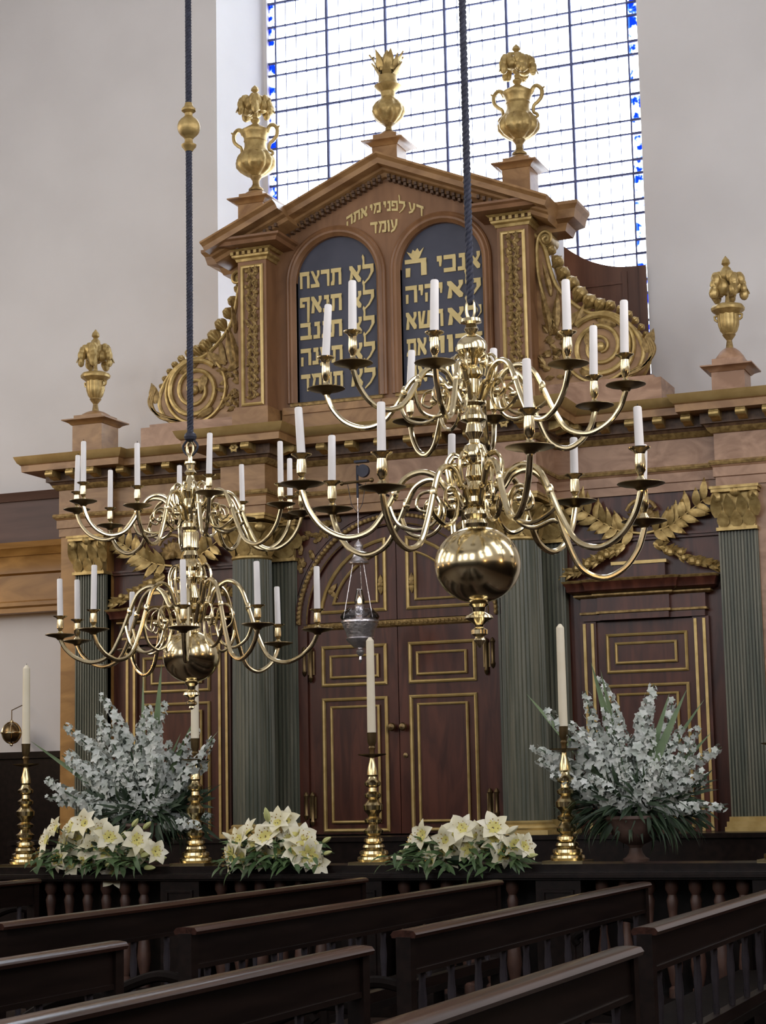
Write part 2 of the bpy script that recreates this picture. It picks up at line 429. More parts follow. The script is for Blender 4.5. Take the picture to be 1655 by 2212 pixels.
mould('bed_moulding', [(-0.1, 4.895), (0.06, 4.895), (0.075, 4.92), (0.10, 4.925), (0.10, 5.03), (-0.1, 5.03)], 'dentil_wood_gap_shade')  # dark tone paints in the shadow between the brackets
cor = mould('cornice', [(-0.1, 5.02), (0.28, 5.02), (0.285, 5.085), (0.30, 5.095), (-0.1, 5.10)], 'marble')
mould('cornice_cap', [(-0.1, 5.09), (0.29, 5.09), (0.315, 5.11), (0.335, 5.15), (0.345, 5.175), (-0.1, 5.18)], 'gilt_tan')
part(MB().box(X(-3.7), X(3.7), 17.16, WALL - .01, 4.36, 5.17), 'entablature_core', 'marble', smooth=False)
for a, c in ((-1.6, -1.13), (1.13, 1.6)): part(MB().box(X(a), X(c), 16.52, 17.0, 4.36, 5.17), 'entablature_break', 'marble', smooth=False)
# modillions under the cornice: one scroll bracket each
def modillion():
    b = MB()
    b.prism([(0.10, 5.02), (0.26, 5.02), (0.265, 4.985), (0.245, 4.955), (0.20, 4.96), (0.16, 4.945), (0.10, 4.935)], lambda u, v, w: (w, -u, v), -0.042, 0.042)
    b.tube([(-0.045, -0.24, 4.985), (0.045, -0.24, 4.985)], 0.032, 10)
    b.leaf((0, -0.20, 4.955), (0, -0.3, 0.15), (0, 0, -1), 0.09, 0.07, 0.5, 3, 0.006)
    return b
md0 = None
def put_mod(u, v, face):
    global md0
    if md0 is None:
        md0 = modillion().build('modillion', 'gilt'); md0.parent = cor; o = md0
    else:
        o = md0.copy(); COL.objects.link(o)
    o.location = (u, v - 17.4, 0)
    o.rotation_euler = (0, 0, {'f': 0, 'r': math.pi / 2, 'l': -math.pi / 2}[face])
def run(u0, u1, v, n):
    for i in range(n): put_mod(u0 + (u1 - u0) * (i + 0.5) / n, v, 'f')
run(-1.05, 1.05, YC, 7)
for sg in (-1, 1):
    run(sg * 1.06, sg * 1.68, YR, 2); run(sg * 1.74, sg * 3.05, YB, 5); run(sg * 3.08, sg * 3.80, YP, 3)
put_mod(-1.127, 16.64, 'r'); put_mod(1.603, 16.64, 'r'); put_mod(1.603, 16.86, 'r')
# flower rosettes between the two brackets of each column break
for sg in (-1, 1):
    b = MB()
    for k in range(6):
        a = k * math.pi / 3
        b.leaf((X(sg * 1.365), YR - 0.19, 4.99), (math.cos(a), -0.25, math.sin(a)), (0, -1, 0), 0.055, 0.045, 0.4, 3, 0.004)
    b.ball((X(sg * 1.365), YR - 0.20, 4.99), 0.02)
    part(b, 'rosette', 'gilt_bright', cor)

# columns, pilasters, capitals, bases
def capital_round(b, cx, cy, z0, r):
    b.lathe([(r * 0.94, z0), (r * 1.03, z0 + .012), (r * 1.03, z0 + .03), (r * .93, z0 + .04), (r * .90, z0 + .18), (r * .98, z0 + .30), (r * 1.15, z0 + .345), (r * 1.15, z0 + .35)], (cx, cy, 0), 28)
    for j in range(8):
        a = math.pi * 2 * j / 8
        d = Vector((math.cos(a), math.sin(a), 0))
        b.leaf(Vector((cx, cy, z0 + .03)) + d * r * .93, (0, 0, 1), d, .17, .15, -0.55, 5, .008)
        a += math.pi / 8; d = Vector((math.cos(a), math.sin(a), 0))
        b.leaf(Vector((cx, cy, z0 + .10)) + d * r * .92, (0, 0, 1), d, .25, .16, -0.75, 5, .008)
    for a in (45, 135, 225, 315):
        d = Vector((math.cos(math.radians(a)), math.sin(math.radians(a)), 0))
        c = Vector((cx, cy, z0 + .305)) + d * r * 1.22
        b.ball(c, 0.055, 8, 6, (1, 1, .9)); b.tube([Vector((cx, cy, z0 + .2)) + d * r * .95, Vector((cx, cy, z0 + .27)) + d * r * 1.05, c], .022, 6)
def abacus(b, x0, x1, y0, y1, z0):
    b.box(x0, x1, y0, y1, z0, z0 + .03); b.box(x0 - .012, x1 + .012, y0 - .012, y1, z0 + .03, z0 + .055)
def capital_flat(b, x0, x1, y, z0):
    w = x1 - x0; n = 3
    b.box(x0 + .01, x1 - .01, y - .03, y + .3, z0, z0 + .36); b.box(x0 - .01, x1 + .01, y - .05, y + .3, z0, z0 + .03)
    for j in range(n):
        u = x0 + w * (j + .5) / n
        b.leaf((u, y - .035, z0 + .03), (0, 0, 1), (0, -1, 0), .16, w / n * 1.0, -0.6, 5, .008)
    for j in range(n + 1):
        u = x0 + w * j / n
        b.leaf((u, y - .03, z0 + .12), (0, 0, 1), (0, -1, 0), .24, w / n * .9, -0.9, 5, .008)
    for u in (x0 + .01, x1 - .01):
        b.ball((u, y - .08, z0 + .30), 0.058, 9, 7, (.9, .7, .9)); b.tube([(u, y - .02, z0 + .16), (u, y - .06, z0 + .25), (u, y - .08, z0 + .30)], .022, 6)
    b.ball(((x0 + x1) / 2, y - .07, z0 + .35), .05, 8, 6)
    abacus(b, x0 - .035, x1 + .035, y - .10, y + .3, z0 + .345)
def base_round(b, cx, cy, z0, r):
    b.box(cx - r * 1.22, cx + r * 1.22, cy - r * 1.22, cy + r * 1.22, z0, z0 + .04)
    b.lathe([(r * 1.2, z0 + .04), (r * 1.24, z0 + .06), (r * 1.18, z0 + .08), (r * 1.08, z0 + .09), (r * 1.10, z0 + .11), (r * 1.0, z0 + .125)], (cx, cy, 0), 28)
def flutes(n): return lambda a, z: 1 - 0.035 * (abs(math.sin(a * n / 2)) < .82)
for sg in (-1, 1):
    u = sg * 1.366; R = 0.205
    c = MB(); n = 24
    prof = [(R, 1.40), (R, 1.44), (R, 1.45), (R * .995, 2.2), (R * .965, 3.1), (R * .93, 3.93)]
    c.lathe(prof, (X(u), 16.70, 0), 192, True, None, lambda a, z: 1 - 0.055 * (0 if abs(math.sin(a * 16)) < .40 else 1))
    col = part(c, 'column', 'green_marble', smooth=False)
    b = MB(); base_round(b, X(u), 16.70, 1.275, R); part(b, 'base', 'gilt_bright', col)
    b = MB(); capital_round(b, X(u), 16.70, 3.93, R * .95); abacus(b, X(u) - .245, X(u) + .245, 16.46, 16.95, 4.305); part(b, 'capital', 'gilt', col)
def fluted_strip(b, x0, x1, y, z0, z1, n, d=.016):
    w = (x1 - x0) / n
    b.box(x0, x1, y + d, y + .12, z0, z1)
    for j in range(n): b.box(x0 + w * (j + .02), x0 + w * (j + .55), y, y + d + .01, z0, z1)
def pilaster(u0, u1, y, n):
    b = MB(); fluted_strip(b, X(u0), X(u1), y, 1.40, 3.94, n)
    p = part(b, 'pilaster', 'green_marble', smooth=False)
    b = MB(); b.box(X(u0) - .05, X(u1) + .05, y - .06, y + .12, 1.275, 1.315); b.box(X(u0) - .035, X(u1) + .035, y - .045, y + .12, 1.315, 1.36); b.box(X(u0) - .015, X(u1) + .015, y - .02, y + .12, 1.36, 1.402)
    part(b, 'base', 'gilt_bright', p, smooth=False)
    b = MB(); capital_flat(b, X(u0), X(u1), y, 3.94); part(b, 'capital', 'gilt', p)
for sg in (-1, 1):
    a, c = sorted((sg * 1.03, sg * 1.69)); pilaster(a, c, 17.0, 16)
    a, c = sorted((sg * 3.15, sg * 3.50)); pilaster(a, c, 16.97, 12)

# picture-frame moulding (rectangular loop) and arched loops
def loop_rect(b, u0, u1, z0, z1, Y, w=.022, d=.022):
    p = [(u0, z0), (u0, z1), (u1, z1), (u1, z0)]
    b.sweep(p, [(-w / 2, 0), (-w / 2, -d * .6), (-w * .1, -d), (w * .3, -d * .8), (w / 2, 0)], el(Y), closed=True)
def arc(cu, cz, r, a0, a1, n=24): return [(cu + r * math.cos(math.radians(a0 + (a1 - a0) * i / n)), cz + r * math.sin(math.radians(a0 + (a1 - a0) * i / n))) for i in range(n + 1)]
# central doors
for sg in (-1, 1):
    q = MB(); q.box(X(min(sg * .004, sg * .93)), X(max(sg * .004, sg * .93)), YD, YD + .06, 1.29, 3.25)
    d = part(q, 'lower_door', 'mahogany', smooth=False)
    b = MB()
    a, c = sorted((sg * .128, sg * .775)); e, f = sorted((sg * .205, sg * .69))
    loop_rect(b, a, c, 2.715, 3.075, YD, .034, .03); loop_rect(b, e, f, 2.785, 2.985, YD - .012, .026, .024)
    loop_rect(b, a, c, 1.325, 2.57, YD, .034, .03); loop_rect(b, e, f, 1.405, 2.495, YD - .012, .026, .024)
    part(b, 'gilt_moulding', 'gilt_bright', d)
    b = MB()
    b.box(X(e), X(f), YD - .014, YD + .01, 2.785, 2.985); b.box(X(e), X(f), YD - .014, YD + .01, 1.405, 2.495)
    part(b, 'raised_panel', 'mahogany', d, smooth=False)
    b = MB(); b.lathe([(.012, 0), (.012, .03), (.034, .04), (.04, .06), (.03, .078), (.0, .084)], (X(sg * .055), YD, 2.29), 14, True, Matrix.Rotation(math.pi / 2, 4, 'X'))
    part(b, 'knob', 'brass_aged', d)
    if sg > 0:
        part(MB().lathe([(.022, 0), (.024, .012), (.0, .016)], (X(.06), YD, 2.02), 12, True, Matrix.Rotation(math.pi / 2, 4, 'X')), 'escutcheon', 'brass_aged', d)
    # upper quarter-round leaf
    q = MB(); pol = [(sg * .004, 3.32), (sg * .004, 4.23)] + [(sg * .92 * math.sin(math.radians(t)), 3.31 + .92 * math.cos(math.radians(t))) for t in range(3, 90, 6)] + [(sg * .92, 3.32)]
    q.prism(pol if sg > 0 else pol[::-1], el(YD), 0, .06)
    d = part(q, 'upper_door', 'mahogany', smooth=False)
    def quarter(u0, z0, r):
        zt = 3.31 + math.sqrt(r * r - u0 * u0); th0 = math.degrees(math.asin(u0 / r)); th1 = math.degrees(math.acos((z0 - 3.31) / r))
        p = [(sg * u0, z0), (sg * u0, zt)] + [(sg * r * math.sin(math.radians(th0 + (th1 - th0) * i / 10)), 3.31 + r * math.cos(math.radians(th0 + (th1 - th0) * i / 10))) for i in range(1, 11)]
        return p if sg > 0 else p[::-1]
    b = MB(); pr = [(-.017, 0), (-.015, -.02), (0, -.03), (.014, -.02), (.017, 0)]
    b.sweep(quarter(.118, 3.42, .80), pr, el(YD), closed=True); b.sweep(quarter(.20, 3.50, .68), [(-.012, 0), (-.01, -.024), (0, -.03), (.01, -.02), (.012, 0)], el(YD - .004), closed=True)
    part(b, 'gilt_moulding', 'gilt_bright', d)
    for uu, zz, dx in ((.16, 3.66, 0), (.68, 3.62, -.3)):
        b = MB(); b.ball((X(sg * uu), YD - .02, zz), .03, 8, 6, (1, .5, 1))
        for dz in (.08, -.06): b.leaf((X(sg * uu), YD - .02, zz), (sg * dx * .2, 0, dz), (0, -1, 0), .10, .05, .2, 3, .005)
        part(b, 'carved_drop', 'gilt_dull', d)
    # ornamental brass hinges
    for z0, z1 in ((2.74, 3.10), (1.36, 1.70)):
        b = MB()
        for uu, dz in ((sg * .90, 0), (sg * .965, .06)):
            b.lathe([(.0, z0 + dz), (.018, z0 + .02 + dz), (.026, z0 + .05 + dz), (.018, z0 + .07 + dz), (.02, z1 - .06), (.028, z1 - .04), (.016, z1 - .015), (.0, z1)], (X(uu), YD - .03, 0), 10)
        a, c = sorted((sg * .865, sg * .985)); b.box(X(a), X(c), YD - .02, YD + .01, z0 + .08, z1 - .05)
        part(b, 'hinge', 'brass_aged')
b = MB()
b.sweep([(-.97, YD), (.97, YD)], [(0, 3.245), (-.0, 3.245), (.012, 3.25), (.028, 3.262), (.034, 3.285), (.022, 3.31), (0, 3.315)], flat)
for i in range(46): b.ball((X(-.95 + 1.9 * i / 45), YD - .032, 3.283), .017, 6, 4)
part(b, 'door_rail', 'gilt_dull')
# door case: jambs, arch bands, spandrels
b = MB()
for sg in (-1, 1):
    a, c = sorted((sg * .935, sg * 1.055)); b.box(X(a), X(c), YD - .03, YD + .2, 1.275, 3.31)
pol = arc(0, 3.31, 1.06, 0, 180, 36) + arc(0, 3.31, .925, 180, 0, 36)
b.prism(pol, el(YD), -.035, .1)
part(b, 'door_arch', 'mahogany', smooth=False)
b = MB()
b.sweep(arc(0, 3.31, 1.015, 180, 0, 48), [(-.018, -.03), (-.016, -.055), (0, -.068), (.016, -.055), (.018, -.03)], el(YD))
for i in range(70):
    a = math.pi * (i + .5) / 70; b.ball((X(1.015 * math.cos(a)), YD - .066, 3.31 + 1.015 * math.sin(a)), .021, 6, 4, (1, .6, 1))
b.sweep(arc(0, 3.31, .935, 180, 0, 48), [(-.009, -.03), (0, -.05), (.009, -.03)], el(YD))
part(b, 'arch_moulding', 'gilt_dull')
for sg in (-1, 1):
    b = MB(); N = 10
    pol = [(sg * 1.04, 4.36), (sg * 1.04, 3.42)] + [(sg * 1.07 * math.cos(math.radians(t)), 3.31 + 1.07 * math.sin(math.radians(t))) for t in range(8, 80, 8)] + [(sg * .2, 4.36)]
    b.prism(pol if sg < 0 else pol[::-1], el(YD), -.03, .1)
    part(b, 'spandrel', 'mahogany', smooth=False)
    b = MB()
    for i in range(26):
        t = math.radians(rnd.uniform(25, 68)); r = rnd.uniform(1.10, 1.30)
        u, z = sg * r * math.cos(t), 3.31 + r * math.sin(t)
        if abs(u) > 1.0 or z > 4.32: continue
        b.leaf((X(u), YD - .035, z), (rnd.uniform(-1, 1), -.2, rnd.uniform(-1, 1)), (0, -1, 0), .10, .06, .5, 3, .008)
        b.ball((X(u), YD - .04, z), .024, 6, 4)
    if b.v: part(b, 'spandrel_carving', 'gilt_dull')

# side doors with overdoors, laurel branches, shells and swags
for sg in (-1, 1):
    S = lambda u: X(sg * u)
    U = lambda a, c: tuple(sorted((sg * a, sg * c)))
    a, c = U(1.93, 2.87)
    d = part(MB().box(X(a), X(c), YB + .0, YB + .05, 1.275, 3.19), 'side_door', 'mahogany', smooth=False)
    b = MB()
    for z0, z1 in ((2.728, 3.062), (1.32, 2.595)):
        a, c = U(2.05, 2.78); loop_rect(b, a, c, z0, z1, YB, .03, .03)
        e, f = U(2.133, 2.685); loop_rect(b, e, f, z0 + .08, z1 - .08, YB - .012, .026, .024)
    part(b, 'gilt_moulding', 'gilt_bright', d)
    b = MB()
    for z0, z1 in ((2.728, 3.062), (1.32, 2.595)):
        e, f = U(2.133, 2.685); b.box(X(e), X(f), YB - .014, YB + .01, z0 + .08, z1 - .08)
    part(b, 'raised_panel', 'mahogany', d, smooth=False)
    b = MB()
    for k0, k1 in ((1.80, 1.95), (2.85, 3.0)):
        a, c = U(k0, k1); b.box(X(a), X(c), YB - .03, YB + .03, 1.275, 3.2)
    part(b, 'door_jamb', 'mahogany', smooth=False)
    b = MB()
    for k in (1.842, 1.918, 2.878, 2.958):
        b.box(S(k) - .013, S(k) + .013, YB - .045, YB - .02, 1.28, 3.18)
    part(b, 'gilt_fillet', 'gilt_bright', smooth=False)
    # overdoor: frieze and broken cornice with a forward centre
    def pth(e): return [(-.67 - e, YB + .03), (-.67 - e, YB - .06), (-.40, YB - .06), (-.40, YB - .11), (.25, YB - .11), (.25, YB - .06), (.67 + e, YB - .06), (.67 + e, YB + .03)]
    fl = lambda u, v, w: (X(sg * 2.405 + u), v, w)
    b = MB(); b.sweep(pth(-.1), [(-.06, 3.2), (0, 3.2), (0, 3.26), (.012, 3.265), (.012, 3.41), (-.06, 3.41)], fl); b.box(X(sg * 2.405 - .55), X(sg * 2.405 + .55), YB - .05, YB + .03, 3.2, 3.56)
    ov = part(b, 'overdoor', 'mahogany')
    b = MB(); b.sweep(pth(-.08), [(-.08, 3.44), (.06, 3.445), (.10, 3.47), (.105, 3.51), (.13, 3.55), (-.08, 3.56)], fl)
    part(b, 'overdoor_cornice', 'mahogany', ov)
    b = MB()
    b.sweep(pth(-.08), [(.0, 3.405), (.028, 3.41), (.05, 3.425), (.05, 3.44), (.0, 3.445)], fl); b.sweep(pth(-.08), [(.09, 3.545), (.128, 3.545), (.14, 3.562), (.09, 3.575)], fl); b.sweep(pth(-.1), [(.0, 3.255), (.022, 3.26), (.022, 3.28), (.0, 3.285)], fl)
    part(b, 'gilt_moulding', 'gilt_dull', ov)
    b = MB(); b.box(S(2.385) - .24, S(2.385) + .24, YB - .06, YB + .03, 3.56, 3.72)
    ta = part(b, 'overdoor_block', 'mahogany', ov, smooth=False)
    part(MB().box(S(2.385) - .26, S(2.385) + .26, YB - .08, YB + .03, 3.705, 3.735), 'gilt_fillet', 'gilt_bright', ov, smooth=False)
    b = MB(); a, c = U(1.7, 3.14); b.box(X(a), X(c), YB - .01, YB + .03, 3.93, 3.97); b.box(X(a), X(c), YB - .03, YB + .03, 3.955, 3.975)
    part(b, 'string_moulding', 'mahogany', smooth=False)
    # shell and two laurel branches
    b = MB(); c0 = Vector((S(2.43), YB - .02, 4.10))
    for k in range(11):
        a = math.radians(-5 + 19 * k); b.leaf(c0, (math.cos(a), -.35, math.sin(a)), (0, -1, .2), .17, .075, .5, 4, .012)
    b.ball(c0 + Vector((0, -.03, 0)), .045, 8, 6)
    b.tube([(c0.x + .15 * math.cos(t * .4), c0.y - .05, c0.z + .05 + .15 * math.sin(t * .4)) for t in range(1, 8)], .018, 6)
    part(b, 'carved_shell', 'gilt_dull')
    for side in (-1, 1):
        b = MB(); pts = spl([(S(2.43) + side * .02, YB - .02, 3.99), (S(2.43) + side * .22, YB - .04, 4.03), (S(2.43) + side * .40, YB - .06, 4.13), (S(2.43) + side * .60, YB - .05, 4.27)], 6)
        b.tube(pts, [.014 - .0005 * i for i in range(len(pts))], 6)
        for i in range(3, len(pts), 2):
            p = pts[i]; T = (pts[min(i + 1, len(pts) - 1)] - pts[i - 1]).normalized()
            for q in (-1, 1):
                pp = Vector((-T.z * q, 0, T.x * q)); dd = T * rnd.uniform(.35, .75) + pp * rnd.uniform(.7, 1.0) + Vector((0, -rnd.uniform(.1, .5), 0))
                L = rnd.uniform(.16, .22)
                b.leaf(p, dd, (rnd.uniform(-.2, .2), -1, rnd.uniform(-.2, .2)), L, .078, rnd.uniform(-.2, .5), 5, .008)
        part(b, 'laurel_branch', 'gilt')
    # swags falling over the overdoor
    for side in (-1, 1):
        b = MB(); pts = spl([(S(2.39) + side * .14, YB - .03, 3.89), (S(2.39) + side * .30, YB - .07, 3.80), (S(2.39) + side * .50, YB - .09, 3.70), (S(2.39) + side * .72, YB - .06, 3.64)], 7)
        for i, p in enumerate(pts):
            for q in range(3):
                b.leaf(p, (side * rnd.uniform(.3, 1), -rnd.uniform(.1, .6), rnd.uniform(-.7, .5)), (0, -1, .2), .10, .045, .3, 3, .007)
            if i % 2 == 0 and 4 < i < 18: b.ball(p + Vector((rnd.uniform(-.03, .03), -.04, rnd.uniform(-.02, .03))), rnd.uniform(.028, .042), 7, 5)
        b.tube(pts, .022, 6)
        part(b, 'fruit_swag', 'gilt')

# ---------------------------------------------------------------- attic storey
YA = 17.0
b = MB()
b.box(X(-1.15), X(1.15), YA - .03, WALL - .01, 5.17, 5.46); b.box(X(-1.13), X(1.13), YA - .05, WALL - .01, 5.40, 5.47)
for sg in (-1, 1):
    a, c = sorted((sg * 1.17, sg * 1.56)); b.box(X(a), X(c), 16.68, WALL - .01, 5.17, 5.42); b.box(X(a) + .01, X(c) - .01, 16.70, WALL - .01, 5.42, 5.46)
part(b, 'attic_base', 'marble', smooth=False)
for sg in (-1, 1):
    b = MB()
    a, c = sorted((sg * 1.50, sg * 2.70)); b.box(X(a), X(c), 16.90, 17.45, 5.17, 5.40)
    a, c = sorted((sg * 1.50, sg * 2.62)); b.box(X(a), X(c), 16.94, 17.45, 5.40, 5.435)
    part(b, 'scroll_base', 'marble_pink_daylit', smooth=False)
TAB = ((-.990, -.126), (.128, .975)); ZTB = 5.515; TZ = (6.745, 6.75)
# tympanum wall with two arched openings, built as strips
wallp = MB()
zt = lambda u: 7.80 - .425 * abs(u)
def hole_top(u):
    for (u0, u1), zs in zip(TAB, TZ):
        if u0 < u < u1:
            r = (u1 - u0) / 2; return zs + math.sqrt(max(0, r * r - (u - (u0 + u1) / 2) ** 2))
    return None
us = sorted(set([-1.25, 1.25, 0.0] + [u for t in TAB for u in t] + [t[0] + (t[1] - t[0]) * (1 - math.cos(math.pi * i / 20)) / 2 for t in TAB for i in range(21)]))
for u0, u1 in zip(us, us[1:]):
    if u1 - u0 < 1e-5: continue
    mid = (u0 + u1) / 2; h = hole_top(mid)
    def hz(u): 
        q = hole_top(u); 
        if q is None:
            for (a, c), zs in zip(TAB, TZ):
                if abs(u - a) < 1e-4 or abs(u - c) < 1e-4: q = zs
        return q
    if h is None: wallp.prism([(u0, 5.46), (u1, 5.46), (u1, zt(u1)), (u0, zt(u0))], el(YA), 0, .5)
    else:
        wallp.prism([(u0, hz(u0)), (u1, hz(u1)), (u1, zt(u1)), (u0, zt(u0))], el(YA), 0, .5); wallp.box(X(u0), X(u1), YA, YA + .5, 5.46, ZTB)
aw = part(wallp, 'attic_wall', 'oak', smooth=False)
for sg in (-1, 1):
    a, c = sorted((sg * 1.18, sg * 1.62)); part(MB().box(X(a), X(c), 17.05, 17.62, 5.43, 7.10), 'attic_side', 'oak', smooth=False)
TABS = []
FR = [(.105, 0), (.10, -.03), (.085, -.04), (.07, -.03), (.05, -.045), (.03, -.04), (.012, -.015), (.0, .0), (.0, .05), (.02, .05)]
for (u0, u1), zs in zip(TAB, TZ):
    cu = (u0 + u1) / 2; r = (u1 - u0) / 2
    pth = [(u0, ZTB)] + arc(cu, zs, r, 180, 0, 28) + [(u1, ZTB)]
    b = MB(); b.prism(pth[::-1], el(YA), .045, .09)
    t = part(b, 'tablet', 'slate_blue', smooth=False)
    b = MB(); b.sweep(pth, [(o * -1, w) for o, w in FR], el(YA))
    part(b, 'tablet_frame', 'oak', t)
    b = MB(); b.sweep([(u0 - .06, YA), (u1 + .06, YA)], [(0, 5.475), (.05, 5.475), (.055, 5.50), (.03, 5.515), (-.05, 5.52), (-.05, 5.475)], flat)
    part(b, 'tablet_sill', 'gilt_dull', t)
    TABS.append(t)
def lobes(n, d): return lambda a, z: 1 + d * (abs(math.sin(a * n / 2)) - .5)
# attic pilasters with carved panels
for sg in (-1, 1):
    u = sg * 1.365
    b = MB(); b.box(X(u) - .155, X(u) + .155, 16.76, 17.3, 5.46, 6.97)
    p = part(b, 'attic_pilaster', 'oak', smooth=False)
    b = MB(); loop_rect(b, u - .105, u + .105, 5.50, 6.90, 16.76, .036, .026)
    part(b, 'gilt_moulding', 'gilt_bright', p)
    b = MB(); z = 5.56
    while z < 6.86:
        for q in (-1, 1):
            b.leaf((X(u), 16.755, z), (q * rnd.uniform(.5, 1), -.25, rnd.uniform(.1, 1)), (0, -1, 0), .085, .05, .7, 4, .009)
            b.leaf((X(u + q * .04), 16.755, z + .03), (q * rnd.uniform(-.8, .3), -.25, 1), (0, -1, 0), .075, .04, -.5, 4, .008)
            b.ball((X(u + q * rnd.uniform(.02, .06)), 16.745, z + rnd.uniform(0, .06)), rnd.uniform(.014, .024), 6, 4)
        b.tube([(X(u + .03 * math.sin(t)), 16.745, z + .075 * t / 3.1) for t in (0, 1, 2, 3.1)], .010, 5)
        z += .078
    part(b, 'carved_foliage', 'gilt_dull', p)
    # moulded cap and the level cornice above it
    path = [(u - .155, YA), (u - .155, 16.76), (u + .155, 16.76), (u + .155, 17.62)] if sg > 0 else [(u - .155, 17.62), (u - .155, 16.76), (u + .155, 16.76), (u + .155, YA)]
    b = MB(); b.sweep(path, [(-.05, 6.955), (.012, 6.96), (.02, 6.985), (.045, 7.0), (.05, 7.02), (-.05, 7.03)], flat)
    b.sweep(path, [(-.05, 7.05), (.06, 7.055), (.085, 7.075), (-.05, 7.085)], flat)
    for i in range(7): b.box(X(u - .19 + .38 * i / 6) - .016, X(u - .19 + .38 * i / 6) + .016, 16.69, 16.74, 7.02, 7.052)
    part(b, 'cap_moulding', 'gilt', p)
    b = MB(); b.sweep(path, [(-.12, 7.02), (.03, 7.02), (.03, 7.07), (.10, 7.08), (.20, 7.085), (.215, 7.12), (.245, 7.135), (.25, 7.155), (-.12, 7.16)], flat)
    part(b, 'level_cornice', 'oak', p)
# raking pediment
RAKE = [(0, .45), (0, -.27), (.02, -.275), (.035, -.25), (.05, -.235), (.10, -.23), (.105, -.11), (.125, -.10), (.14, -.05), (.175, -.035), (.185, .0), (.185, .45)]
zr = lambda u: 7.895 - .425 * abs(u)
b = MB(); b.sweep([(-1.22, zr(1.22)), (0, zr(0)), (1.22, zr(1.22))], RAKE, el(YA))
ped = part(b, 'pediment', 'marble')
for sg in (-1, 1):
    b = MB(); pth = [(-1.80, zr(1.80)), (-1.0, zr(1.0))] if sg < 0 else [(1.0, zr(1.0)), (1.80, zr(1.80))]
    b.sweep(pth, RAKE, el(16.73))
    tri = [(sg * 1.10, 7.12), (sg * 1.60, 7.12), (sg * 1.60, zr(1.6) - .1), (sg * 1.10, zr(1.1) - .15)]
    b.prism(tri if sg < 0 else tri[::-1], el(16.74), 0, .3)
    part(b, 'pediment_end', 'marble', ped)
    b = MB(); b.sweep([(-1.78, 17.3), (-1.78, 17.05), (-1.3, 17.05)] if sg < 0 else [(1.3, 17.05), (1.78, 17.05), (1.78, 17.3)], [(-.22, 6.93), (.03, 6.93), (.06, 7.0), (.15, 7.02), (.17, 7.10), (.20, 7.14), (.20, 7.17), (-.22, 7.20)], lambda u, v, w: (X(u), v, w))
    part(b, 'side_cornice', 'marble', ped, smooth=False)
for sg in (-1, 1):
    b = MB()
    for i in range(20):
        u = sg * (.05 + i * .056); z = zr(u) - .158; d = .014
        for dz, ww in ((0, .03), (-.035, .02)):
            q = [(u - d, z - .03 + dz - sg * -.0 ), (u + d, z - .03 + dz), (u + d, z + dz), (u - d, z + dz)]
            b.prism(q[::-1], el(YA), -.045 - ww, 0)
    part(b, 'dentils', 'dentil_wood_gap_shade', ped, smooth=False); b = MB()
    for i in range(8):
        u = sg * (1.06 + i * .06); z = zr(u) - .158
        b.box(X(u) - .014, X(u) + .014, 16.66, 16.74, z - .035, z)
    part(b, 'dentils', 'dentil_wood_gap_shade', ped, smooth=False)

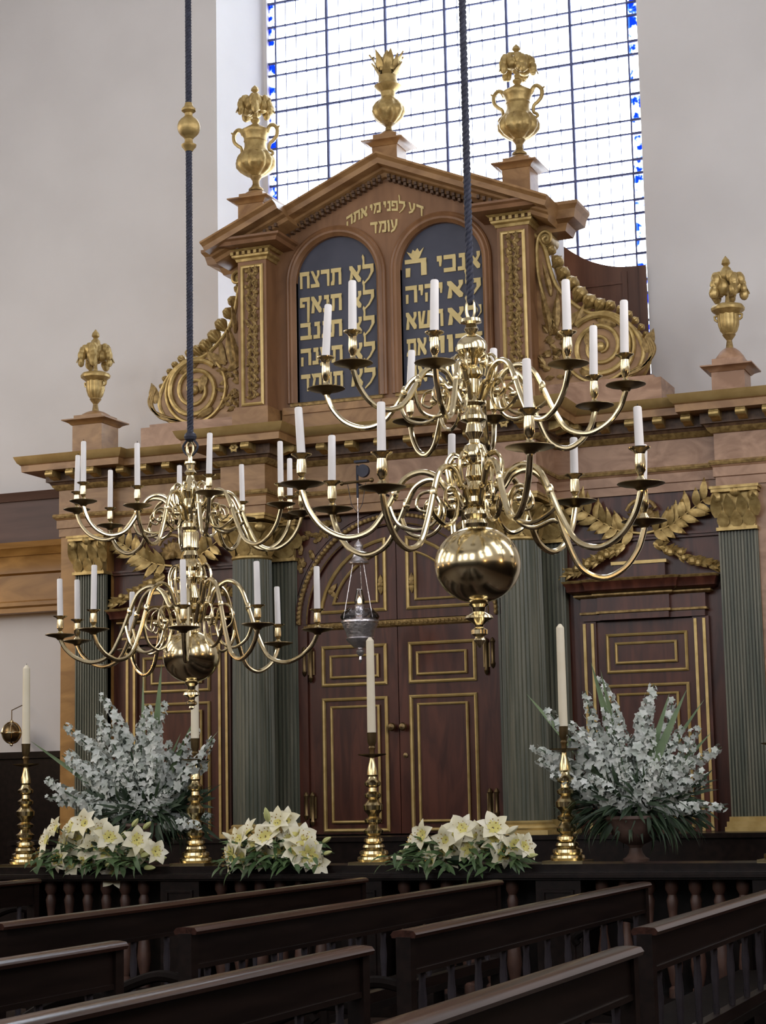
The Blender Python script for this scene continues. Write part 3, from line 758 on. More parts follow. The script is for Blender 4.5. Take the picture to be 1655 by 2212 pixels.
# side scrolls (volutes) with rows of gilded buds
for sg in (-1, 1):
    S = lambda u: X(sg * u)
    edge = spl([(1.50, 6.93), (1.60, 6.80), (1.665, 6.53), (1.73, 6.36), (1.87, 6.20), (2.03, 6.09), (2.2, 6.075), (2.36, 5.985), (2.48, 5.83), (2.53, 5.66), (2.46, 5.50), (2.34, 5.435)], 5)
    pol = [(sg * p[0], p[1]) for p in [Vector(q).to_2d() if len(q) > 2 else q for q in edge]] + [(sg * 1.50, 5.435)]
    b = MB(); b.prism(pol if sg < 0 else pol[::-1], el(16.98), 0, .24)
    v = part(b, 'side_scroll', 'marble')
    b = MB(); b.tube([(S(p[0]), 16.98, p[1]) for p in edge], .022, 7); b.tube([(S(p[0]), 17.22, p[1]) for p in edge], .02, 6)
    # main spiral
    def spiral(cu, cz, r0, r1, t0, t1, n=60): return [(S(cu + (r0 + (r1 - r0) * i / n) * math.cos(t0 + (t1 - t0) * i / n)), 16.965, cz + (r0 + (r1 - r0) * i / n) * math.sin(t0 + (t1 - t0) * i / n)) for i in range(n + 1)]
    b.tube(spiral(2.12, 5.755, .315, .05, math.pi * .75, math.pi * .75 - 2 * math.pi * 2.6, 80), [.030 - .016 * i / 80 for i in range(81)], 7)
    b.tube(spiral(2.12, 5.755, .36, .31, math.pi * .75, math.pi * .75 + 2 * math.pi * .86, 40), .018, 6)
    b.ball((S(2.12), 16.965, 5.755), .05, 9, 6)
    # top scroll
    b.tube([(S(p[0]), 16.965, p[1]) for p in spl([(1.60, 6.25), (1.545, 6.5), (1.535, 6.75), (1.56, 6.89), (1.62, 6.935), (1.675, 6.90), (1.67, 6.835), (1.62, 6.82), (1.60, 6.86), (1.63, 6.885)], 5)], .018, 7)
    b.lathe([(.075, -.12), (.075, .12)], (S(1.615), 17.1, 6.87), 14, True, Matrix.Rotation(math.pi / 2, 4, 'X'))
    part(b, 'scroll_band', 'gilt', v)
    # acanthus leaves between scroll and pilaster
    b = MB()
    for (u, z, du, dz, L, W, cu) in ((1.64, 5.95, -.05, 1, .42, .08, -.5), (1.70, 5.98, .1, 1, .36, .08, .3), (1.78, 5.98, .2, 1, .3, .07, .5), (1.66, 6.3, -.1, 1, .34, .06, -.4), (1.88, 5.98, .4, .8, .24, .07, .5), (1.70, 6.02, -.6, .9, .2, .07, .6), (1.74, 5.92, -.8, .5, .22, .08, .6), (1.76, 6.0, .9, .45, .34, .09, .6), (2.0, 5.90, .2, -.7, .2, .1, .5), (2.28, 5.95, -.8, .3, .22, .09, .5), (1.92, 5.55, .5, -.3, .2, .08, .4)):
        b.leaf((S(u), 16.975, z), (sg * du, -.25, dz), (0, -1, 0), L, W, cu, 6, .014)
    for i in range(34):
        u = rnd.uniform(1.54, 1.80); z = rnd.uniform(5.47, 5.95)
        b.leaf((S(u), 16.975, z), (rnd.uniform(-1, 1), -.3, rnd.uniform(-.6, 1)), (0, -1, 0), .09, .05, .5, 3, .008)
    for k in range(3):
        b.tube([(S(p[0]), 16.96, p[1]) for p in spl([(2.30, 5.45), (2.50 + .03 * k, 5.50 + .03 * k), (2.60 + .02 * k, 5.64 + .02 * k), (2.56 + .015 * k, 5.80)], 5)], .016, 6)
    b.leaf((S(2.55), 16.97, 5.66), (sg * .35, -.2, 1), (0, -1, 0), .24, .12, .6, 5, .012)
    part(b, 'acanthus', 'gilt_dull', v)
    for (u, z, r) in ((1.655, 6.775, .042), (1.715, 6.655, .05), (1.765, 6.535, .056), (1.85, 6.425, .060), (1.925, 6.31, .066), (2.02, 6.225, .064), (2.12, 6.185, .054), (2.215, 6.165, .043), (2.31, 6.115, .036), (2.385, 6.06, .033), (2.445, 5.995, .031), (2.50, 5.925, .029), (2.54, 5.85, .026)):
        b = MB()
        dr = Vector((sg * .62, 0, .78)) if u < 2.2 else Vector((sg * .8, 0, .6))
        Mq = Matrix.Diagonal((1, 1.7, 1, 1)) @ dr.to_track_quat('Z', 'Y').to_matrix().to_4x4()
        b.lathe([(r * .28, -r * 1.6), (r * .45, -r * 1.15), (r * .95, -r * .55), (r * 1.1, -r * .02), (r * .98, r * .45), (r * .62, r * .85), (r * .18, r * 1.02), (.0005, r * 1.25)], (S(u), 17.06, z), 42, True, Mq, lobes(7, .16))
        part(b, 'bud', 'gilt', v)
# brown panelled screen standing behind the right scroll
b = MB()
pol = [(1.45, 5.35), (1.45, 7.13)] + [tuple(p) for p in [Vector(q) for q in spl([(1.45, 7.13), (1.60, 7.0), (1.80, 6.87), (2.05, 6.785), (2.30, 6.765)], 6)][1:]] + [(2.345, 6.765), (2.345, 5.35)]
b.prism([(p[0], p[1]) for p in pol], el(WALL), -.06, .02)
sc = part(b, 'back_screen', 'screen_wood', smooth=False)
b = MB(); b.box(X(2.12), X(2.17), WALL - .08, WALL - .05, 5.35, 6.72); b.box(X(1.5), X(2.17), WALL - .075, WALL - .05, 6.60, 6.63); b.box(X(2.29), X(2.36), WALL - .08, WALL - .05, 5.35, 6.76)
part(b, 'screen_moulding', 'screen_wood', sc, smooth=False)

# pedestals of the urns
def pedestal(u, yc, hw, z0, z1, m, step, dome=.055):
    b = MB(); x = X(u)
    b.box(x - hw, x + hw, yc - hw, yc + hw, z0, z1)
    sq = [(-hw, -hw), (hw, -hw), (hw, hw), (-hw, hw)]
    mp = lambda a, c, w: (x + a, yc + c, w)
    b.sweep(sq, [(-.02, z1 - .06), (.01, z1 - .055), (.03, z1 - .035), (.06, z1 - .02), (.085, z1 - .012), (.085, z1), (-.02, z1 + .004)], mp, closed=True)
    b.box(x - hw * .95, x + hw * .95, yc - hw * .95, yc + hw * .95, z1, z1 + step)
    b.lathe([(hw * .95, z1 + step), (hw * .85, z1 + step + dome * .3), (hw * .6, z1 + step + dome * .75), (hw * .38, z1 + step + dome)], (x, yc, 0), 20)
    return part(b, 'urn_pedestal', m)
pedestal(-3.315, 17.05, .172, 5.175, 5.55, 'marble', .05)
pedestal(3.315, 17.05, .15, 5.175, 5.445, 'marble_pink_daylit', .07, .11)
pedestal(-1.40, 16.95, .138, 7.16, 7.63, 'marble', .06)
pedestal(1.40, 16.95, .138, 7.16, 7.60, 'marble', .06)
pedestal(0, 17.10, .132, 7.70, 8.08, 'marble', .075)

# ---------------------------------------------------------------- lettering (square Hebrew script drawn stroke by stroke)
def R_(x0, x1, y0, y1): return [(x0, y0), (x1, y0), (x1, y1), (x0, y1)]
G = {
 'lamed': (.78, [[(0, .78), (.02, 1.25), (-.04, 1.48), (.03, 1.62), (.13, 1.45), (.14, .78)], R_(0, .78, .74, 1.0), [(.56, .78), (.78, .95), (.78, .55), (.45, .10), (.05, -.20), (.02, -.13), (.38, .2), (.56, .5)]]),
 'alef': (.80, [[(0, 1), (.2, 1), (.8, .22), (.76, .02), (.6, 0), (0, .80)], [(.58, 1), (.8, 1), (.8, .78), (.58, .38), (.46, .52), (.6, .72)], [(.1, .68), (.22, .5), (.24, .22), (.2, 0), (0, 0), (.04, .3)]]),
 'tav': (.85, [R_(.02, .85, .75, 1), R_(.65, .85, 0, .9), [(.14, .8), (.32, .8), (.30, .25), (.26, 0), (0, 0), (.02, .18), (.13, .3)]]),
 'resh': (.70, [R_(0, .70, .75, 1), [(.50, .9), (.70, .95), (.68, 0), (.52, 0)]]),
 'tsadi': (.72, [R_(0, .70, 0, .22), [(0, 1), (.2, 1), (.70, .2), (.48, .1)], [(.53, 1), (.72, 1), (.72, .75), (.5, .42), (.40, .55), (.55, .75)]]),
 'het': (.80, [R_(0, .80, .75, 1), R_(.61, .80, 0, .9), R_(.03, .21, 0, .9)]),
 'nun': (.46, [R_(.08, .46, .75, 1), R_(.27, .46, .1, .9), R_(0, .46, 0, .23)]),
 'final_pe': (.76, [R_(.0, .76, .75, 1), [(.55, .9), (.76, .95), (.70, -.5), (.55, -.5)], R_(.0, .17, .45, .9), R_(.0, .36, .40, .60)]),
 'pe': (.76, [R_(.0, .76, .77, 1), R_(.57, .76, .1, .9), R_(0, .76, 0, .22), R_(.0, .17, .45, .9), R_(.0, .36, .42, .60)]),
 'gimel': (.46, [R_(.08, .44, .75, 1), R_(.25, .44, 0, .9), [(0, 0), (.2, 0), (.32, .38), (.26, .45), (.02, .2)]]),
 'bet': (.80, [R_(.0, .72, .75, 1), R_(.54, .72, .1, .9), R_(0, .80, 0, .24)]),
 'kaf': (.74, [R_(.0, .72, .75, 1), R_(.54, .74, .1, .92), R_(0, .74, 0, .24)]),
 'ayin': (.78, [[(0, 1), (.2, 1), (.36, .3), (.2, .25)], [(.56, 1), (.78, 1), (.72, .5), (.42, .05), (.05, -.12), (0, .04), (.3, .2), (.5, .5)]]),
 'he': (.80, [R_(0, .80, .75, 1), R_(.60, .80, 0, .9), [(.03, .5), (.2, .5), (.18, -.03), (.03, -.03)]]),
 'mem': (.86, [[(0, 0), (.15, 0), (.36, .72), (.22, .92)], R_(.2, .86, .76, 1), R_(.66, .86, 0, .9), R_(.40, .86, 0, .22), [(0, 1), (.15, 1), (.32, .8), (.2, .65)]]),
 'dalet': (.82, [R_(0, .82, .75, 1), [(.50, .9), (.70, .9), (.66, 0), (.52, 0)]]),
 'yod': (.30, [R_(0, .30, .68, 1), [(.12, .72), (.30, .72), (.25, .38), (.15, .38)]]),
 'shin': (.92, [R_(.05, .87, 0, .23), [(0, 1), (.18, 1), (.25, .1), (.06, .1)], [(.38, 1), (.56, 1), (.38, .15), (.2, .15)], [(.74, 1), (.92, 1), (.87, .1), (.66, .1)]]),
 'vav': (.26, [R_(.06, .26, 0, 1), R_(0, .26, .76, 1)]),
 'zayin': (.36, [R_(0, .36, .77, 1), [(.12, .8), (.30, .8), (.27, 0), (.12, 0)]]),
}
NM = dict(zip('אבגדהוזחיכלמנעףפצרשת', ['alef', 'bet', 'gimel', 'dalet', 'he', 'vav', 'zayin', 'het', 'yod', 'kaf', 'lamed', 'mem', 'nun', 'ayin', 'final_pe', 'pe', 'tsadi', 'resh', 'shin', 'tav']))
def word(b, text, u0, u1, z, h, Y, depth=.012, fn=None):
    gl = [G[NM[c]] for c in reversed(text)]           # read from right to left
    gap = .12; W = sum(g[0] for g in gl) + gap * (len(gl) - 1); s = (u1 - u0) / W; x = u0
    for w, polys in gl:
        for k_, p in enumerate(polys):
            q = [(x + px * s, z + py * h) for px, py in p]
            if fn: q = [fn(*k) for k in q]
            b.prism(q, el(Y), -depth - .0012 * k_, 0)
        x += (w + gap) * s
b = MB()
for i, (w2) in enumerate(('תרצח', 'תנאף', 'תגנב', 'תענה', 'תחמד')):
    z = 6.685 - .2625 * i; b = MB()
    word(b, 'לא', -.425, -.165, z, .172, YA + .044); part(b, 'lettering', 'lettering', TABS[0], 'gold Hebrew word', smooth=False); b = MB(); word(b, w2, -.965, -.515, z, .172, YA + .044)
    part(b, 'lettering', 'lettering', TABS[0], 'gold Hebrew word', smooth=False)
b = MB()
for i, (w1, w2) in enumerate((('אנכי', 'ה'), ('לא', 'יהיה'), ('לא', 'תשא'), ('זכור', 'את'), ('כבד', 'את'))):
    z = 6.675 - .266 * i; b = MB()
    a1 = (.50 if i == 0 else .40 if i == 3 else .47 if i == 4 else .60, .945); a2 = (.165, .39 if i == 0 else .55 if i in (1, 2) else .37)
    word(b, w1, a1[0], a1[1], z, .172, YA + .044); part(b, 'lettering', 'lettering', TABS[1], 'gold Hebrew word', smooth=False); b = MB(); word(b, w2, a2[0], a2[1], z, .172, YA + .044)
    part(b, 'lettering', 'lettering', TABS[1], 'gold Hebrew word', smooth=False)
b = MB(); c = (.275, 6.87)
b.prism([(c[0] - .09, c[1] + .06), (c[0] - .04, c[1] + .035), (c[0] - .025, c[1] + .075), (c[0], c[1] + .055), (c[0] + .025, c[1] + .085), (c[0] + .045, c[1] + .045), (c[0] + .09, c[1] + .085), (c[0] + .045, c[1] - .01), (c[0] + .03, c[1] - .025), (c[0] - .03, c[1] - .025), (c[0] - .045, c[1] - .01)], el(YA + .044), -.01, 0)
part(b, 'letter_crown', 'lettering', TABS[1], smooth=False)
b = MB()
bend = lambda u, z: (u, z - .32 * (u + .02) ** 2 * 2.0)
word(b, 'אתה', -.43, -.205, 7.355, .105, YA, .012, bend); word(b, 'מי', -.175, -.06, 7.355, .105, YA, .012, bend); word(b, 'לפני', -.03, .20, 7.355, .105, YA, .012, bend); word(b, 'דע', .235, .39, 7.355, .105, YA, .012, bend)
part(b, 'inscription', 'lettering', aw, 'first line of the gilt Hebrew inscription', smooth=False); b = MB()
word(b, 'עומד', -.175, .115, 7.145, .118, YA)
part(b, 'inscription', 'lettering', aw, 'second line of the gilt Hebrew inscription', smooth=False)

# ================================================================ URNS ON THE ARK
def fruit_bunch(root, c, w, h, seed, m='gilt'):
    q = random.Random(seed); b = MB(); c = Vector(c)
    b.lathe([(w * .16, -.02), (w * .10, h * .12), (w * .12, h * .2), (w * .2, h * .3)], tuple(c), 10)
    for i in range(13):
        a = i * 2.4; t = q.uniform(.25, .55); r = w * (1.0 - t * 1.1) * q.uniform(.45, .8)
        b.ball(c + Vector((r * math.cos(a), r * math.sin(a), h * (.02 + t))), w * q.uniform(.28, .42), 9, 6, (1, 1, q.uniform(.9, 1.3)))
    b.build('fruit', m, root)
    b = MB()
    for k in range(5):                                  # drooping side bunches
        a = 2 * math.pi * k / 5 + q.uniform(-.15, .15) + .12; d = Vector((math.cos(a), math.sin(a), 0))
        P = spl([c + d * w * .3 + Vector((0, 0, h * .46)), c + d * w * .60 + Vector((0, 0, h * .52)), c + d * w * .82 + Vector((0, 0, h * .40)), c + d * w * .88 + Vector((0, 0, h * .18))], 4)
        b.tube(P, w * .06, 5)
        for j, p in enumerate(P[3:]):
            s_ = Vector((-d.y, d.x, 0)) * w * q.uniform(-.12, .12)
            b.ball(p + s_, w * q.uniform(.17, .26), 8, 6, (1, 1, 1.35))
        b.leaf(P[-6], d * .4 + Vector((0, 0, -.5)), d, w * .8, w * .32, .3, 4, .005)
        b.leaf(P[3], d + Vector((0, 0, .8)), (0, 0, 1), w * .42, w * .22, .9, 4, .005)
    for i in range(7):
        a = i * 2 * math.pi / 7 + .3; d = Vector((math.cos(a), math.sin(a), 0))
        b.leaf(c + d * w * .2 + Vector((0, 0, h * .52)), d * .7 + Vector((0, 0, 1)), d, w * .5, w * .32, 1.2, 4, .005)
    b.lathe([(.0, h * .60), (w * .30, h * .64), (w * .26, h * .72), (w * .12, h * .78), (w * .24, h * .83), (w * .20, h * .90), (.0, h)], tuple(c), 10)
    b.build('drooping_bunches', m, root)
def urn_fruit(u, z0, label, seed):
    r = thing('urn', (X(u), 17.05, z0), label, 'urn', 'gilded urns crowning the ark')
    s = .87 / 1.5
    b = MB(); L = lambda lst: [(a * s, z0 + (1.64 - y) * s) for a, y in lst]
    b.lathe(L([(.075, 1.645), (.06, 1.62), (.05, 1.56), (.042, 1.50), (.08, 1.45), (.105, 1.415), (.095, 1.39)]), (X(u), 17.05, 0), 20); b.build('foot', 'gilt_dull', r)
    b = MB(); b.lathe(L([(.09, 1.40), (.13, 1.35), (.16, 1.25), (.165, 1.15), (.165, 1.08)]), (X(u), 17.05, 0), 40, True, None, lobes(10, .10))
    b.lathe(L([(.165, 1.09), (.20, 1.06), (.255, 1.02), (.262, .98), (.24, .945), (.17, .92), (.05, .90)]), (X(u), 17.05, 0), 40, True, None, lobes(8, .06)); b.build('bowl', 'gilt', r)
    b = MB()
    for q in (-1, 1): b.tube([(X(u) + q * .16 * s, 17.05, z0 + .56 * s), (X(u) + q * .22 * s, 17.05, z0 + .54 * s), (X(u) + q * .21 * s, 17.05, z0 + .49 * s), (X(u) + q * .17 * s, 17.05, z0 + .46 * s)], .012, 6)
    b.build('handle', 'gilt', r)
    fruit_bunch(r, (X(u), 17.05, z0 + .74 * s), .30 * s, .78 * s, seed)
urn_fruit(-3.315, 5.655, 'small gilded fruit urn on the left end of the ark cornice', 3)
urn_fruit(3.315, 5.625, 'small gilded fruit urn on the right end of the ark cornice', 5)
def urn_amphora(u, z0, label, seed):
    r = thing('urn', (X(u), 16.95, z0), label, 'urn', 'gilded urns crowning the ark')
    s = 1.12 / 1.89; x, y = X(u), 16.95
    L = lambda lst: [(a * s, z0 + (1.98 - q) * s) for a, q in lst]
    b = MB(); b.lathe(L([(.13, 1.985), (.125, 1.95), (.08, 1.91), (.058, 1.86), (.06, 1.80), (.10, 1.745), (.11, 1.72)]), (x, y, 0), 20); b.build('foot', 'gilt_dull', r)
    b = MB(); b.lathe(L([(.10, 1.73), (.17, 1.70), (.26, 1.64), (.325, 1.56), (.335, 1.47), (.30, 1.38), (.25, 1.32)]), (x, y, 0), 48, True, None, lobes(12, .10))
    b.lathe(L([(.26, 1.33), (.215, 1.27), (.19, 1.2), (.19, 1.12), (.205, 1.10), (.195, 1.08), (.205, 1.03), (.235, .97), (.25, .94), (.25, .91), (.20, .885), (.17, .86), (.10, .82), (.045, .78), (.08, .735), (.08, .71), (.045, .68), (.05, .62)]), (x, y, 0), 28); b.build('body', 'gilt', r)
    for q in (-1, 1):
        b = MB(); P = [(.22, 1.02), (.27, 1.11), (.34, 1.13), (.41, 1.05), (.40, .93), (.33, .85), (.27, .80), (.26, .70), (.31, .66), (.33, .62), (.29, .60)]
        b.tube(spl([(x + q * a * s, y, z0 + c * s) for a, c in P], 5), [.024 - .0002 * i for i in range(51)], 7)
        b.tube([(x + q * .40 * s, y, z0 + 1.06 * s), (x + q * .46 * s, y, z0 + 1.10 * s)], [.016, .008], 6)
        b.build('handle', 'gilt', r)
    fruit_bunch(r, (x, y, z0 + 1.30 * s), .30 * s, .60 * s, seed)
urn_amphora(-1.40, 7.745, 'gilded two-handled urn of fruit over the left end of the pediment', 8)
urn_amphora(1.40, 7.715, 'gilded two-handled urn of fruit over the right end of the pediment', 11)
r = thing('urn', (X(0), 17.10, 8.21), 'gilded flaming urn without handles on the peak of the pediment', 'urn', 'gilded urns crowning the ark')
z0 = 8.21; s = .86 / .69; L = lambda lst: [(a * s, z0 + (1.03 - q) * s) for a, q in lst]
b = MB(); b.lathe(L([(.05, 1.032), (.03, 1.02), (.025, .99), (.06, .96), (.07, .955)]), (X(0), 17.10, 0), 18); b.build('foot', 'gilt_dull', r)
b = MB(); b.lathe(L([(.055, .965), (.105, .92), (.13, .87), (.125, .83), (.10, .79), (.07, .765)]), (X(0), 17.10, 0), 48, True, None, lobes(9, .12))
b.lathe(L([(.07, .77), (.055, .74), (.06, .70), (.085, .68), (.112, .65), (.105, .645), (.08, .63), (.075, .60), (.075, .565), (.05, .55)]), (X(0), 17.10, 0), 28); b.build('body', 'gilt', r)
b = MB()
for ring, n, zz, rr, L_, cu in ((0, 8, .50, .078, .10, 1.5), (1, 8, .50, .07, .155, .25), (2, 7, .50, .05, .20, -.15), (3, 5, .42, .03, .20, -.2)):
    for i in range(n):
        a = 2 * math.pi * i / n + ring * .4; d = Vector((math.cos(a), math.sin(a), 0))
        b.leaf(Vector((X(0), 17.10, z0 + zz * s)) + d * rr * s, d * .5 + Vector((0, 0, 1)), d, L_ * s * .9, .075 * s, cu, 5, .008)
b.lathe(L([(.05, .56), (.06, .46), (.03, .38), (.0, .335)]), (X(0), 17.10, 0), 12)
b.build('flame_leaves', 'gilt', r)
# ================================================================ CHANDELIERS
def chandelier(spec):
    YC_, ax = spec['Y'], spec['axis']                  # axis: pixel x of the stem at two heights
    A0 = at(ax[0], ax[1], YC_)
    sc = (A0 - cam.matrix_world.translation).dot(Vector((RX[0][2], RX[1][2], RX[2][2]))) / F    # metres per pixel there
    Zp = lambda py: at(ax[0] + (py - ax[1]) * .027, py, YC_).z
    x0, y0 = A0.x, YC_
    root = thing('chandelier', (x0, y0, Zp(spec['top'])), spec['label'], 'chandelier', 'brass chandeliers of the hall')
    b = MB(); b.lathe([(r * sc, Zp(py)) for py, r in reversed(spec['stem'])], (x0, y0, 0), 32)
    b.build('stem', 'brass', root)
    b = MB(); t, bt, r = spec['ball']; zc = (Zp(t) + Zp(bt)) / 2; hz = (Zp(t) - Zp(bt)) / 2
    b.lathe([(max(.0005, r * sc * math.sin(math.pi * i / 28)), zc - hz * math.cos(math.pi * i / 28)) for i in range(29)], (x0, y0, 0), 56)
    b.build('globe', 'brass', root)
    b = MB(); b.lathe([(q * sc, Zp(py)) for py, q in reversed(spec['finial'])], (x0, y0, 0), 24)
    b.build('finial', 'brass', root)
    b = MB(); zt = Zp(spec['top']); h = spec['loop'] * sc
    b.tube(spl([(x0 - .012, y0, zt), (x0 - .022, y0, zt + h * .35), (x0 - .018, y0, zt + h * .8), (x0, y0, zt + h), (x0 + .018, y0, zt + h * .8), (x0 + .022, y0, zt + h * .35), (x0 + .012, y0, zt)], 5), .009, 8)
    b.build('hanging_loop', 'brass', root)
    for tier in spec['tiers']:
        zh, zc, ztr = Zp(tier['hub']), Zp(tier['crest']), Zp(tier['trough'])
        order = sorted(range(len(tier['arms'])), key=lambda i: tier['arms'][i][3])
        for i, (px, py, d, cx_, ct, cb) in enumerate(tier['arms']):
            P = at(px, py, y0 + d)
            dv = Vector((P.x - x0, P.y - y0, 0)); Rr = dv.length; dv.normalize(); side = Vector((-dv.y, dv.x, 0))
            o = Vector((x0, y0, 0)); pt = lambda f, z, s=0: o + dv * (Rr * f) + Vector((0, 0, z)) + side * s
            zp = P.z; H = zc - ztr; rt = tier['tube'] * sc; zl = zp - tier['drop'] * sc; K = zc - zl
            b = MB()
            main = spl([pt(.07, zh - H * .12), pt(.12, zh + (zc - zh) * .30), pt(.165, zc - H * .26), pt(.225, zc - H * .07), pt(.31, zc), pt(.40, zc - K * .09), pt(.465, zc - K * .34), pt(.53, zl + K * .36), pt(.615, zl + K * .09), pt(.745, zl), pt(.87, zl + (zp - zl) * .17), pt(.955, zl + (zp - zl) * .50), pt(.995, zl + (zp - zl) * .84), pt(1.0, zp - .012)], 7)
            b.tube(main, rt, 10)
            sw = H * .26
            b.tube(spl([pt(.50, zc - K * .50), pt(.45, zc - H * .74), pt(.34, zc - H * .84), pt(.24, zc - H * .74), pt(.205, zc - H * .50), pt(.25, zc - H * .30), pt(.32, zc - H * .33), pt(.34, zc - H * .50), pt(.29, zc - H * .58), pt(.265, zc - H * .48)], 5), [rt * .78 - rt * .007 * k for k in range(46)], 8)
            b.tube(spl([pt(.15, zh + (zc - zh) * .55), pt(.165, zc + H * .10), pt(.13, zc + H * .24), pt(.085, zc + H * .20), pt(.085, zc + H * .08), pt(.115, zc + H * .07)], 5), [rt * .66 - rt * .009 * k for k in range(26)], 7)
            b.ball(pt(.265, zc - H * .48), rt * 1.5, 8, 6); b.ball(pt(.115, zc + H * .07), rt * 1.2, 8, 6)
            b.ball(pt(.463, zc - K * .33), rt * 1.3, 8, 6, (1, 1, 1.8))
            arm = b.build('arm', 'brass', root)
            pr = tier['pan'] * sc * spec.get('pk', 1.0); C3 = (P.x, P.y, 0)
            b = MB(); b.lathe([(rt * 1.3, zp - .028), (rt * 1.9, zp - .018), (pr * .35, zp - .014), (pr * .8, zp - .004), (pr, zp + .004), (pr * .98, zp + .008), (pr * .75, zp + .002), (.01, zp - .004)], C3, 28)
            b.build('drip_pan', 'brass_aged', arm)
            Q = at(cx_, cb, y0 + d); zb_ = Q.z; hs = max(.04, zb_ - zp); k = tier['pan'] * sc
            b = MB(); b.lathe([(k * .16, zp - .002), (k * .26, zp + hs * .10), (k * .13, zp + hs * .22), (k * .14, zp + hs * .30), (k * .22, zp + hs * .38), (k * .23, zp + hs * .6), (k * .20, zp + hs * .82), (k * .27, zp + hs * .90), (k * .46, zp + hs * .97), (k * .47, zp + hs), (k * .1, zp + hs * .99)], C3, 18)
            b.build('candle_socket', 'brass', arm)
            T = at(cx_, ct, y0 + d); base = Vector((P.x, P.y, zb_ + .001)); cr = tier['candle'] * sc
            ax_ = Vector((T.x, T.y, T.z)) - base; ax_.x += 0; lean = Vector((ax_.x * .6, ax_.y * .6, ax_.z)); 
            n = order.index(i)
            c = MB(); M = lean.to_track_quat('Z', 'Y').to_matrix().to_4x4(); ln = lean.length
            c.lathe([(cr, 0), (cr * .97, ln * .5), (cr * .93, ln * .97), (cr * .75, ln * .995), (.001, ln)], tuple(base), 14, True, M)
            cd = thing('candle', base, f"white candle {ORD[n]} from the left on the {tier['name']} tier of the {spec['short']} chandelier", 'candle', f"candles on the {tier['name']} tier of the {spec['short']} chandelier")
            c.build('wax', 'wax_white', cd)
            MB().tube([base + lean * .99, base + lean + Vector((.001, 0, .012))], .0018, 5).build('wick', 'wick', cd)
    return root, x0, y0, Zp, sc
big = dict(Y=9.0, axis=(1022, 850), top=690, loop=46, short='larger', label='larger brass chandelier with two tiers of candle arms on a twisted blue rope',
  stem=[(688, 5), (690, 22), (697, 23), (700, 10), (712, 16), (722, 9), (730, 22), (738, 30), (748, 34), (758, 33), (768, 25), (776, 15), (790, 11), (800, 20), (806, 22), (812, 25), (820, 14), (850, 14), (862, 24), (872, 27), (878, 16), (890, 19), (900, 28), (908, 29), (914, 15), (935, 20), (950, 11), (958, 13), (963, 22), (975, 27), (988, 29), (1000, 24), (1006, 17), (1030, 22), (1040, 12), (1050, 15), (1060, 24), (1068, 18), (1075, 27), (1086, 28), (1094, 18), (1100, 24), (1112, 27), (1122, 20), (1132, 26), (1140, 24)],
  ball=(1137, 1303, 92), finial=[(1299, 16), (1306, 22), (1312, 15), (1322, 13), (1330, 28), (1336, 31), (1343, 17), (1350, 10), (1355, 9), (1361, 18), (1370, 18), (1375, 9), (1383, 13), (1389, 9), (1394, 6), (1400, .5)],
  tiers=[dict(name='upper', hub=850, crest=800, trough=926, drop=93, tube=6.0, pan=42, candle=9.2, arms=[(705, 842, -.05, 714, 657, 770), (763, 787, -.45, 762, 606, 715), (940, 785, -.72, 941, 604, 717), (887, 912, .6, 894, 756, 855), (1068, 905, .7, 1068, 752, 850), (1228, 788, -.5, 1222, 604, 717), (1285, 878, .3, 1284, 703, 812), (1352, 833, -.05, 1350, 648, 765)]),
         dict(name='lower', hub=1075, crest=1016, trough=1166, drop=119, tube=6.6, pan=49, candle=9.4, arms=[(652, 1047, -.25, 641, 880, 982), (718, 1101, .5, 718, 940, 1040), (826, 1055, -.6, 824, 868, 977), (978, 1110, .85, 978, 937, 1020), (1145, 968, -.8, 1136, 775, 885), (1243, 1085, .7, 1240, 945, 1025), (1385, 1047, -.2, 1376, 878, 967), (1392, 1128, .35, 1393, 960, 1042)])])
